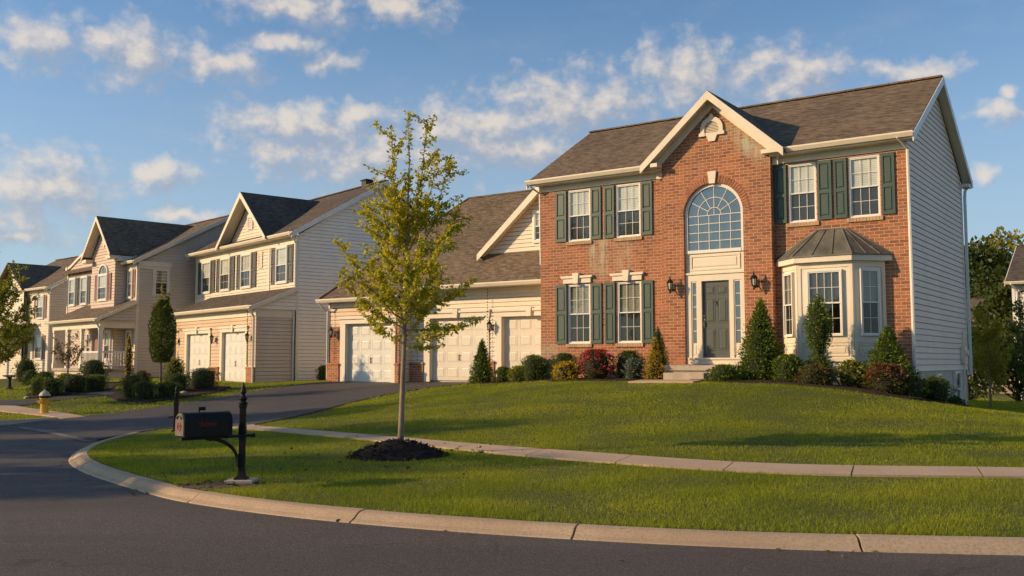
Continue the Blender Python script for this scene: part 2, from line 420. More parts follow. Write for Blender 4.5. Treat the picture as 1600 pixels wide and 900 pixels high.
M['lf_conifer'] = leaf_mat('conifer_leaf', [(0.06, 0.11, 0.012), (0.12, 0.175, 0.016), (0.2, 0.235, 0.024)], .2)
M['lf_olive'] = leaf_mat('olive_green_leaf', [(0.14, 0.17, 0.016), (0.25, 0.26, 0.026), (0.34, 0.31, 0.036)], .3)
M['lf_yellow'] = leaf_mat('golden_leaf', [(.30, .21, .015), (.48, .33, .02), (.60, .42, .04)], .35)
M['lf_rose'] = leaf_mat('rose_leaf', [(0.05, 0.07, 0.016), (0.1, 0.09, 0.022), (0.16, 0.08, 0.03)], .25)
M['flower'] = leaf_mat('crimson_petal', [(.40, .015, .05), (.55, .03, .09), (.42, .04, .06)], .3)
M['lf_blue'] = leaf_mat('blue_grey_leaf', [(0.1, 0.13, 0.11), (0.18, 0.21, 0.17), (0.24, 0.26, 0.21)], .2)
M['lf_brown'] = leaf_mat('bronze_leaf', [(.065, .062, .017), (.115, .095, .024), (.165, .105, .03)], .25)
M['lf_redtip'] = leaf_mat('red_tipped_leaf', [(.09, .06, .02), (.20, .085, .04), (.34, .11, .07)], .25)
M['grass'] = leaf_mat('lawn_blade', [(.145, .20, .009), (.235, .29, .012), (.33, .36, .02), (.42, .365, .055)], .4, .6, .3, .45, True)

# ------------------------------------------------------------------ terrain
HOUSE_ANG = 54.75
def frame(ox, oy, ang):
    a = R(ang); ux, uy, nx, ny = math.sin(a), -math.cos(a), math.cos(a), math.sin(a)
    return lambda u, n, z=0: (ox + u * ux + n * nx, oy + u * uy + n * ny, z)
MF = frame(.889, 29.43, HOUSE_ANG)
CP = [(4.2, 8.5, .1), (10, 8.3, .1), (25, 8.1, .1), (45, 8, .1), (-1.5, 10.1, .1), (-5.1, 13.1, .1), (-6.9, 16.5, .1), (-7.6, 19.5, .1), (-7.7, 21.3, .08),
      (6.4, 12.1, .2), (3.3, 12.6, .2), (.95, 14.2, .21), (-1.05, 16, .21), (-3.7, 18.6, .2), (-5.7, 20.6, .16), (15, 11.8, .18), (30, 12, .1),
      (-8.3, 20.5, .02), (-12.0, 25.8, .02), (-10.2, 23.0, .03), (-9.0, 20.3, .0), (-11.5, 23.2, .0), (-12.5, 24, 0), (-8.4, 19.4, 0), (-16, 15, 0), (0, 3, 0), (-9, 8, 0), (20, 2, 0), (-11.5, 27.2, .09), (-10, 30, .3), (-8.9, 33.5, .55), (-7, 35.2, .8), (-5.0, 24.3, .3), (-3.8, 28.3, .6), (-1.2, 32, .86),
      (-8, 27, .2), (-6, 31, .55), (-.97, 31, .88), (.23, 29.2, .94), (1.5, 27.4, 1.07), (3.3, 26.2, 1.09), (5.27, 23.8, 1.1), (6.65, 23.0, 1.08), (7.96, 22.4, .97), (8.6, 21.6, .84), (9.7, 22.0, .64), (10.7, 22.9, .5),
      (11.9, 25, .36), (13.8, 28.7, .22), (16, 24, .25), (15, 30, .12), (25, 30, .0), (20, 18, .2), (24, 45, -.2), (40, 20, .1), (30, 60, -.4),
      (-10.4, 38.5, .72), (-16.5, 45.5, .78), (-12.5, 31.5, .36), (-11.7, 33.5, .52), (-12.6, 34.8, .66), (-15.5, 32.7, .42), (-15.0, 34.3, .52), (-17.8, 36, .5), (-16.3, 30.1, .15), (-15, 31.2, .29), (-13.6, 33, .45), (-13.5, 28, .08),
      (-18.5, 46, .8), (-25, 53, .8), (-19, 40.5, .6), (-23, 44, .34), (-28, 57, .6), (-30, 45, .3), (-45, 40, .1), (-13, 25.6, .09), (-20, 27.5, .09), (-32, 26, .09), (-14.5, 23.6, .09), (-20, 21.9, .09), (-30, 20, .09),
      (0, 45, .8), (0, 60, .4), (-12, 62, .5), (20, 70, -.4), (0, 85, 0), (40, 85, -.3), (-45, 85, 0), (-60, 50, 0), (60, 50, 0), (60, 10, 0), (-60, 10, 0), (0, -25, 0), (-50, -25, 0), (50, -25, 0), (3.5, 19.5, .62), (9, 16.5, .35), (-1, 21, .5)]
CP = np.array(CP, float)
def _K(d2): return np.where(d2 > 1e-12, .5 * d2 * np.log(d2 + 1e-300), 0)
_n = len(CP); _A = np.zeros((_n + 3, _n + 3))
_A[:_n, :_n] = _K(((CP[:, None, :2] - CP[None, :, :2]) ** 2).sum(-1)) + np.eye(_n) * .6
_A[:_n, _n] = 1; _A[:_n, _n + 1:] = CP[:, :2]; _A[_n, :_n] = 1; _A[_n + 1:, :_n] = CP[:, :2].T
_W = np.linalg.solve(_A, np.concatenate([CP[:, 2], [0, 0, 0]]))
def terr(P):
    P = np.atleast_2d(np.asarray(P, float)); out = np.empty(len(P))
    for i in range(0, len(P), 20000):
        Q = P[i:i + 20000]
        out[i:i + 20000] = _K(((Q[:, None, :] - CP[None, :, :2]) ** 2).sum(-1)) @ _W[:_n] + _W[_n] + Q @ _W[_n + 1:]
    far = np.clip((np.maximum(np.abs(P[:, 0]) - 50, np.maximum(P[:, 1] - 75, -15 - P[:, 1]))) / 15, 0, 1)
    return out * (1 - far)
def tz(x, y): return float(terr([(x, y)])[0])

def inpoly(P, poly):
    P = np.asarray(P); x, y = P[:, 0], P[:, 1]; r = np.zeros(len(P), bool); n = len(poly)
    for i in range(n):
        x0, y0 = poly[i]; x1, y1 = poly[(i + 1) % n]
        c = ((y0 > y) != (y1 > y))
        if y1 != y0: r ^= c & (x < (x1 - x0) * (y - y0) / (y1 - y0) + x0)
    return r

def catmull(pts, k=8):
    P = [np.array(p, float) for p in pts]; out = []
    for i in range(len(P) - 1):
        a, b, c, d = P[max(i - 1, 0)], P[i], P[i + 1], P[min(i + 2, len(P) - 1)]
        for j in range(k):
            t = j / k
            out.append(.5 * ((2 * b) + (-a + c) * t + (2 * a - 5 * b + 4 * c - d) * t * t + (-a + 3 * b - 3 * c + d) * t ** 3))
    out.append(P[-1]); return [tuple(p) for p in out]
def offset(line, d):
    out = []
    for i, p in enumerate(line):
        a = np.array(line[max(i - 1, 0)]); b = np.array(line[min(i + 1, len(line) - 1)])
        t = (b - a) / np.linalg.norm(b - a); out.append((p[0] - t[1] * d, p[1] + t[0] * d))
    return out

KERB = catmull([(60, 7.6), (30, 7.7), (15, 7.75), (8, 7.83), (4.23, 8.04), (1.24, 8.54), (-1.58, 9.61), (-3.61, 10.93), (-4.88, 12.3), (-6.21, 13.99), (-7.17, 15.6), (-7.84, 17.5), (-8.14, 19.2), (-8.25, 20.6)], 6)
FARK = catmull([(-12.12, 25.95), (-12.45, 25.2), (-13.0, 24.3), (-14.6, 23.3), (-20, 21.6), (-25, 19), (-26, 12), (-24, 2), (-24, -30)], 5)
KW = .29
KERB_B = offset(KERB, -KW); FARK_B = offset(FARK, -KW)
ROAD = KERB + FARK + [(-24, -45), (60, -45)]
ROAD_CUT = KERB_B + FARK_B + [(-24.5, -46), (61, -46)]
GAR = [MF(-.2, 1.62)[:2], MF(-6.66, 1.62)[:2], MF(-6.66, 1.0)[:2], MF(-10.1, 1.0)[:2]]
DRIVE = [(-8.33, 19.35), (-8.22, 20.7), (-7.9, 21.6), (-7.0, 21.5), (-6.1, 21.05), (-5.75, 21.6), (-5.0, 24.3), (-4.4, 26.6), (-3.6, 28.7), (-2.4, 30.4), (-1.2, 31.7), (-.35, 31.9)] + GAR + [(-7.6, 35.3), (-8.9, 33.5), (-10, 30.3), (-11.4, 27.4), (-12.12, 26.0), (-12.5, 24.0)]
WALK_N = catmull([(60, 11.0), (30, 11.4), (12, 11.35), (6.2, 11.7), (3.22, 12.17), (.9, 13.65), (-1.02, 15.42), (-3.63, 18.19), (-5.54, 20.2), (-6.15, 21.0)], 6)
WALK_F = catmull([(60, 11.8), (30, 12.2), (12, 12.15), (6.57, 12.46), (3.42, 12.96), (.97, 14.6), (-1.1, 16.37), (-3.77, 19.0), (-5.6, 21.1), (-5.78, 21.6)], 6)
WALK = WALK_N + WALK_F[::-1]
DRIVE3 = [(-12.3, 36.2), (-13.4, 34.2), (-13.7, 33.0), (-15.0, 31.3), (-15.5, 30.25), (-16.2, 30.05), (-19, 28.4), (-21, 24), (-23.5, 24.5), (-22, 29), (-19.0, 31.3), (-17.1, 31.9), (-15.75, 31.7), (-14.95, 33.1), (-14.25, 34.8), (-13.6, 37.5), (-14.8, 41), (-13, 41.5)]
WALK3 = [(-19.2, 28.4), (-16.3, 29.6), (-13.6, 27.35), (-12.1, 25.95), (-11.75, 26.5), (-13.2, 28.1), (-15.6, 30.2), (-16.4, 30.5), (-19.4, 29.2)]
def blob(cx, cy, rx, ry, n=28, w=.16, seed=0):
    return [(cx + rx * math.cos(t) * (1 + w * noise.noise((math.cos(t) * 1.5 + seed, math.sin(t) * 1.5, seed))), cy + ry * math.sin(t) * (1 + w * noise.noise((math.cos(t) * 1.5 + seed, math.sin(t) * 1.5, seed + 5)))) for t in [2 * math.pi * i / n for i in range(n)]]
BED = [MF(-1.0, 1.45)[:2], (-1.35, 31.3), (-1.0, 30.3), (-.3, 29.9), (.1, 28.6), (.9, 27.9), (1.1, 26.6), (2.2, 25.9), (3.3, 25.2), (4.4, 24.6), (5.3, 23.2), (6.2, 22.6), (7.0, 21.9), (8.0, 21.1), (8.7, 20.9), (9.6, 21.2), (10.8, 22.0), (11.6, 23.6), (12.6, 25.6), MF(10.8, 3.5)[:2], MF(10.79, 0.05)[:2], MF(0, .05)[:2], MF(0, 1.45)[:2]]
BED2 = [(-13.6, 32.2), (-12.6, 30.9), (-11.5, 30.4), (-10.9, 31.4), (-10.3, 33.2), (-10.2, 34.8), (-11.2, 35.8), (-13, 36.2), (-14, 34.6)]
BED3 = [(-17.6, 36.2), (-17.0, 33.6), (-16.3, 32.2), (-15.6, 32.2), (-15.1, 33.3), (-14.5, 34.8), (-15.2, 36.6), (-16.0, 40.5), (-18.0, 41.5), (-20, 41.2), (-18.6, 38.2)]
HOUSE_PADS = []

def sheet(name, poly, mat, zoff, step, skirt=.12, kind='structure', zf=None, wob=0.0, parent=None):
    xs = [p[0] for p in poly]; ys = [p[1] for p in poly]
    gx = np.arange(min(xs), max(xs), step); gy = np.arange(min(ys), max(ys), step)
    G = np.array([(x, y) for x in gx for y in gy]).reshape(-1, 2)
    edge = []
    for i in range(len(poly)):
        a = np.array(poly[i]); b = np.array(poly[(i + 1) % len(poly)]); k = max(1, int(np.linalg.norm(b - a) / step))
        edge += [tuple(a + (b - a) * j / k) for j in range(k)]
    E = np.array(edge)
    if len(G):
        G = G[inpoly(G, edge)]
    if len(G):
        d = np.min(((G[:, None] - E[None]) ** 2).sum(-1), 1) if len(G) * len(E) < 2e7 else np.ones(len(G))
        G = G[d > (step * .35) ** 2]
    pts = [Vector(p) for p in edge] + [Vector(p) for p in G]
    ne = len(edge)
    vs, es, fs, ov, oe, of = delaunay_2d_cdt(pts, [], [list(range(ne))], 1, 1e-4)
    V = np.array([(v.x, v.y) for v in vs]); Z = (terr(V) if zf is None else zf(V)) + zoff
    if wob: Z = Z + np.array([noise.noise((v[0] * 2.3, v[1] * 2.3, 3)) for v in V]) * wob
    mb = MB(); mb.add([(v[0], v[1], z) for v, z in zip(V, Z)], [tuple(f) for f in fs])
    if skirt:
        cnt = {}
        for f in fs:
            for i in range(len(f)):
                k = tuple(sorted((f[i], f[(i + 1) % len(f)]))); cnt[k] = cnt.get(k, 0) + 1
        for (a, b), c in cnt.items():
            if c == 1:
                mb.poly([(*V[a], Z[a]), (*V[b], Z[b]), (*V[b], Z[b] - skirt), (*V[a], Z[a] - skirt)])
    o = mb.build(name, mat, parent)
    if kind: tag(o, kind=kind)
    return o

def build_ground():
    # one sheet of turf to the horizon, pressed down under the road
    rings = []
    gx = np.concatenate([np.arange(-62, -20, 1.6), np.arange(-20, 20, .7), np.arange(20, 62, 1.6)])
    gy = np.concatenate([np.arange(-30, 6, 2.5), np.arange(6, 46, .7), np.arange(46, 92, 1.8)])
    G = np.array([(x, y) for x in gx for y in gy])
    big = [(-1600, -1600), (-1600, -400), (-1600, 300), (-1600, 1600), (-400, 1600), (400, 1600), (1600, 1600), (1600, 300), (1600, -400), (1600, -1600), (300, -1600), (-300, -1600), (-300, -300), (300, -300), (300, 300), (-300, 300), (-120, -120), (120, -120), (120, 140), (-120, 140)]
    lines = [KERB, KERB_B, FARK, FARK_B]
    E = np.array([p for L in lines for p in L])
    d = np.min(((G[:, None, :] - E[None]) ** 2).sum(-1), 1); G = G[d > .2 ** 2]
    pts = [Vector(p) for p in G] + [Vector(p) for p in big]; edges = []
    for L in lines:
        b = len(pts); pts += [Vector(p) for p in L]; edges += [(b + i, b + i + 1) for i in range(len(L) - 1)]
    vs, es, fs, *_ = delaunay_2d_cdt(pts, edges, [], 0, 1e-4)
    V = np.array([(v.x, v.y) for v in vs]); Z = terr(V)
    # anything on or inside the road outline goes under the road
    key = {(round(p[0], 3), round(p[1], 3)) for p in KERB + FARK}
    low = inpoly(V, ROAD) | np.array([(round(v[0], 3), round(v[1], 3)) in key for v in V])
    bk = {(round(p[0], 3), round(p[1], 3)) for p in KERB_B + FARK_B}
    back = np.array([(round(v[0], 3), round(v[1], 3)) in bk for v in V])
    Z = np.where(low, -.3, Z); Z = np.where(back & ~low, .085, Z)
    mb = MB(); mb.add([(v[0], v[1], z) for v, z in zip(V, Z)], [tuple(f) for f in fs])
    tag(mb.build('ground', M['soil']), kind='structure')
build_ground()
sheet('road', ROAD, M['asphalt'], 0, 4.0, 0, zf=lambda V: np.zeros(len(V)))
sheet('driveway', DRIVE, M['blacktop'], .03, .8)
sheet('neighbour_driveway', DRIVE3, M['blacktop'], .03, .8)
tag(bpy.data.objects['neighbour_driveway'], kind='structure'); bpy.data.objects['neighbour_driveway'].name = 'driveway'

def paving(name, near, far, mat, zoff, joint, gap=.018):
    mb = MB(); L = [0]
    N = np.array(near); F_ = np.array(far); n = min(len(N), len(F_))
    # resample both edges to common parameters
    def res(P, k):
        s = np.concatenate([[0], np.cumsum(np.linalg.norm(np.diff(P, axis=0), axis=1))]); t = np.linspace(0, s[-1], k)
        return np.stack([np.interp(t, s, P[:, 0]), np.interp(t, s, P[:, 1])], 1), s[-1]
    _, ln = res(N, 2); slabs = max(1, int(ln / joint)); sub = 4
    A, _ = res(N, slabs * sub + 1); B, _ = res(F_, slabs * sub + 1)
    for i in range(slabs):
        a = A[i * sub:(i + 1) * sub + 1].copy(); b = B[i * sub:(i + 1) * sub + 1].copy()
        for X in (a, b):
            d0 = (X[1] - X[0]); d1 = X[-1] - X[-2]; X[0] += d0 / np.linalg.norm(d0) * gap / 2; X[-1] -= d1 / np.linalg.norm(d1) * gap / 2
        za = terr(a) + zoff + random.uniform(-.004, .004); zb = terr(b) + zoff
        m = len(a); pts = [(*p, z) for p, z in zip(a, za)] + [(*p, z) for p, z in zip(b, zb)]; k = len(pts)
        pts += [(p[0], p[1], p[2] - .1) for p in pts]
        fs = [(j, j + 1, m + j + 1, m + j) for j in range(m - 1)]
        loop = list(range(m)) + list(range(2 * m - 1, m - 1, -1))
        fs += [(loop[j], loop[(j + 1) % k], loop[(j + 1) % k] + k, loop[j] + k) for j in range(k)]
        mb.add(pts, fs)
    return tag(mb.build(name, mat), kind='structure')
paving('sidewalk', WALK_N, WALK_F, M['walk'], .03, 1.55)
sheet('sidewalk', WALK3, M['walk'], .035, .6)
sheet('walkway', [MF(4.5, -2.75)[:2], MF(4.5, -1.9)[:2], MF(6.3, -1.9)[:2], MF(6.3, -2.75)[:2]], M['walk'], .045, .4)

def kerb(name, line, mat, seg=2.35, gap=.022):
    prof = [(-.02, -.15), (0, .0), (.012, .012), (.07, .033), (.125, .072), (.16, .09), (.21, .097), (KW - .02, .099), (KW, .09), (KW, -.15)]
    P = np.array(line); s = np.concatenate([[0], np.cumsum(np.linalg.norm(np.diff(P, axis=0), axis=1))])
    def at(t):
        p = np.array([np.interp(t, s, P[:, 0]), np.interp(t, s, P[:, 1])]); q = np.array([np.interp(min(t + .15, s[-1]), s, P[:, 0]), np.interp(min(t + .15, s[-1]), s, P[:, 1])]); r = np.array([np.interp(max(t - .15, 0), s, P[:, 0]), np.interp(max(t - .15, 0), s, P[:, 1])])
        d = (q - r) / np.linalg.norm(q - r); return p, np.array([d[1], -d[0]])
    mb = MB(); k = len(prof); t = 0
    while t < s[-1] - .2:
        t1 = min(t + seg * random.uniform(.92, 1.08), s[-1]); base = len(mb.v); K = max(2, int((t1 - t) / .4)); dz = random.uniform(-.004, .004)
        for i in range(K + 1):
            p, nn = at(t + gap / 2 + (t1 - t - gap) * i / K)
            for (w, z) in prof: mb.v.append((p[0] + nn[0] * w, p[1] + nn[1] * w, z + (dz if z > .02 else 0) + (.004 * noise.noise((p[0] * 1.7, p[1] * 1.7, w * 9)))))
        for i in range(K):
            for j in range(k - 1): mb.f.append((base + i * k + j, base + i * k + j + 1, base + (i + 1) * k + j + 1, base + (i + 1) * k + j))
        mb.f.append(tuple(base + j for j in range(k))); mb.f.append(tuple(base + K * k + j for j in reversed(range(k))))
        t = t1
    return tag(mb.build(name, mat), kind='structure')
kerb('kerb', KERB, M['kerb'])
kerb('kerb', FARK, M['kerb'])
# worn seam where the drive meets the street
def strip(name, line, w, mat, z):
    a = offset(line, w / 2); b = offset(line, -w / 2)
    mb = MB(); n = len(line)
    mb.add([(p[0], p[1], z(p)) for p in a] + [(p[0], p[1], z(p)) for p in b], [(i, i + 1, n + i + 1, n + i) for i in range(n - 1)])
    return tag(mb.build(name, mat), kind='structure')
SEAM = catmull([(-8.36, 19.3), (-9.2, 20.35), (-10.3, 21.7), (-11.6, 23.1), (-12.6, 24.05)], 6)
strip('road_seam', offset(SEAM, .12), .16, M['seam'], lambda p: tz(*p) + .036 if inpoly([p], DRIVE)[0] else .012)

sheet('mulch_bed', BED, M['mulch'], .05, .35, .12, wob=.03)
sheet('mulch_bed', BED2, M['mulch'], .05, .35, .12, wob=.03)
sheet('mulch_bed', BED3, M['mulch'], .05, .35, .12, wob=.03)

# ------------------------------------------------------------------ house parts
def hung_window(house, m, a0, a1, z0, z1, d, cols=3, rows=2, blind='blind', split=.5, casing=0.0, name='window', glass=('glass', 'glass_screen')):
    """a double-hung window: frame + sashes + glazing bars in one mesh, with glass and blind as sub-parts; d is the glass plane"""
    f = MB(); w = .038
    if casing: f.ring(m, a0 - casing, a1 + casing, z0 - casing, z1 + casing, casing, d - .045, d + .02)
    f.ring(m, a0, a1, z0, z1, w, d - .04, d + .035)
    zm = z0 + (z1 - z0) * split
    # upper sash sits outside, lower sash is set back
    f.ring(m, a0 + w, a1 - w, zm - .02, z1 - w, .027, d - .006, d + .022)
    f.ring(m, a0 + w, a1 - w, z0 + w, zm + .018, .030, d - .03, d - .007)
    for (lo, hi, dd) in ((zm + .012, z1 - w - .032, .0), (z0 + w + .036, zm - .018, -.020)):
        for c in range(1, cols):
            a = a0 + w + .03 + (a1 - a0 - 2 * w - .06) * c / cols
            f.mbox(m, a - .006, a + .006, lo, hi, d + dd - .004, d + dd + .006)
        for r in range(1, rows):
            z = lo + (hi - lo) * r / rows
            f.mbox(m, a0 + w + .03, a1 - w - .03, z - .0056, z + .0056, d + dd - .0045, d + dd + .0055)
    win = f.build(name, M['vinyl'], house)
    p = MB(); p.poly([m(a0 + w, zm, d + .003), m(a1 - w, zm, d + .003), m(a1 - w, z1 - w, d + .003), m(a0 + w, z1 - w, d + .003)])
    p.build('pane', M[glass[0]], win)
    p = MB(); p.poly([m(a0 + w, z0 + w, d - .015), m(a1 - w, z0 + w, d - .015), m(a1 - w, zm, d - .015), m(a0 + w, zm, d - .015)])
    p.build('pane', M[glass[1]], win)
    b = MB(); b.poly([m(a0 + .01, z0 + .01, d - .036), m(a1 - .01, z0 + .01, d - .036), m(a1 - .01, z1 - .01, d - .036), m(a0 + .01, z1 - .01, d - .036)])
    b.build('blind' if blind.startswith('blind') else 'pane_backing', M[blind], win)  # without a blind: a flat sheet coloured as the unlit room, no cloth
    return win

def shutter(house, m, a0, a1, z0, z1, d=0.004, mat='shutter', split=.5):
    s = MB(); w = .055; zm = z0 + (z1 - z0) * split
    s.mbox(m, a0, a0 + w, z0, z1, d, d + .038); s.mbox(m, a1 - w, a1, z0, z1, d, d + .038)
    for (b, t) in ((z0, z0 + .085), (zm - .045, zm + .045), (z1 - .085, z1)): s.mbox(m, a0 + w, a1 - w, b, t, d, d + .036)
    for (b, t) in ((z0 + .085, zm - .045), (zm + .045, z1 - .085)):
        s.mbox(m, a0 + w, a1 - w, b, t, d, d + .014)
        s.frustum(m, a0 + w + .02, a1 - w - .02, b + .025, t - .025, d + .014, d + .03, .022)
    return s.build('shutter', M[mat], house)

def garage_door(house, m, a0, a1, z0, z1, d, cols, mat, rows=4):
    g = MB(); g.mbox(m, a0, a1, z0, z1, d - .05, d)
    h = (z1 - z0) / rows; w = (a1 - a0) / cols
    for r in range(rows):
        for c in range(cols):
            x0, x1, y0, y1 = a0 + c * w + .075, a0 + (c + 1) * w - .075, z0 + r * h + .095, z0 + (r + 1) * h - .095
            g.ring(m, x0 - .03, x1 + .03, y0 - .03, y1 + .03, .03, d + .001, d + .006)
            g.frustum(m, x0 + .012, x1 - .012, y0 + .012, y1 - .012, d + .001, d + .011, .035)
        if r: g.mbox(m, a0, a1, z0 + r * h - .006, z0 + r * h + .006, d - .001, d + .0045)
    o = g.build('garage_door', M[mat], house)
    hd = MB(); c = (a0 + a1) / 2; z = z0 + h * 1.5 - .1
    hd.mbox(m, c - .012, c + .012, z, z + .16, d + .02, d + .035); hd.mbox(m, c - .02, c + .02, z - .02, z + .01, d, d + .04); hd.mbox(m, c - .02, c + .02, z + .15, z + .18, d, d + .04)
    hd.build('handle', M['bronze'], o)
    return o

def lantern(house, m, a, z, scale=1.0):
    s = scale; c = m(a, z, .2 * s + .0); c0 = m(a, z, .02)
    l = MB(); l.mbox(m, a - .05 * s, a + .05 * s, z - .17 * s, z + .02 * s, .004, .026)
    l.tube([m(a, z - .12 * s, .02), m(a, z - .19 * s, .1 * s), m(a, z - .2 * s, .17 * s), m(a, z - .15 * s, .2 * s)], .014 * s, 6)
    l.lathe([(.02 * s, -.25 * s), (.03 * s, -.21 * s), (.012 * s, -.19 * s), (.05 * s, -.155 * s), (.058 * s, -.14 * s)], 6, c)
    for k in range(6):
        t = 2 * math.pi * k / 6
        l.tube([(c[0] + .052 * s * math.cos(t), c[1] + .052 * s * math.sin(t), c[2] - .145 * s), (c[0] + .08 * s * math.cos(t), c[1] + .08 * s * math.sin(t), c[2] + .04 * s)], .008 * s, 4)
    l.lathe([(.1 * s, .035 * s), (.105 * s, .045 * s), (.06 * s, .1 * s), (.03 * s, .125 * s), (.016 * s, .15 * s), (.022 * s, .17 * s), (.006 * s, .23 * s)], 6, c)
    o = l.build('wall_lantern', M['bronze'], house)
    g = MB(); g.lathe([(.042 * s, -.14 * s), (.066 * s, .03 * s)], 6, c); g.build('lamp_glass', M['lamp_glass'], o)
    return o

def gutter(house, u0, u1, n, z, mat='trim', down=None, name='gutter'):
    g = MB(); P = [(0, 0), (0, -.13), (-.07, -.13), (-.12, -.04), (-.12, 0), (-.108, 0), (-.108, -.035), (-.065, -.115), (-.01, -.115), (-.01, 0)]
    k = len(P)
    g.add([(u0, n + a, z + b) for a, b in P] + [(u1, n + a, z + b) for a, b in P], [(i, (i + 1) % k, k + (i + 1) % k, k + i) for i in range(k)] + [tuple(range(k)), tuple(reversed(range(k, 2 * k)))])
    return g.build(name, M[mat], house)
def downspout(house, pts, mat='white_metal', r=.042):
    t = MB(); t.tube(pts, r, 6); return t.build('downspout', M[mat], house)

def gable_roof(house, u0, u1, n0, n1, ze, zr, mat, t=.11, ov=.0, name='roof'):
    """ridge along u, eaves at n0 and n1 (both height ze), gable ends at u0, u1"""
    nm = (n0 + n1) / 2; r = MB()
    r.slab([(u0, n0, ze), (u1, n0, ze), (u1, nm, zr), (u0, nm, zr)], t); r.slab([(u1, n1, ze), (u0, n1, ze), (u0, nm, zr), (u1, nm, zr)], t)
    r.mbox(lambda a, z, d: (a, nm + d, z), u0, u1, zr - .02, zr + .025, -.12, .12)
    return r.build(name, M[mat], house)

def key(mb, m, a, z0, z1, wb, wt, d0, d1): mb.prism(m, [(a - wb / 2, z0), (a + wb / 2, z0), (a + wt / 2, z1), (a - wt / 2, z1)], d0, d1)

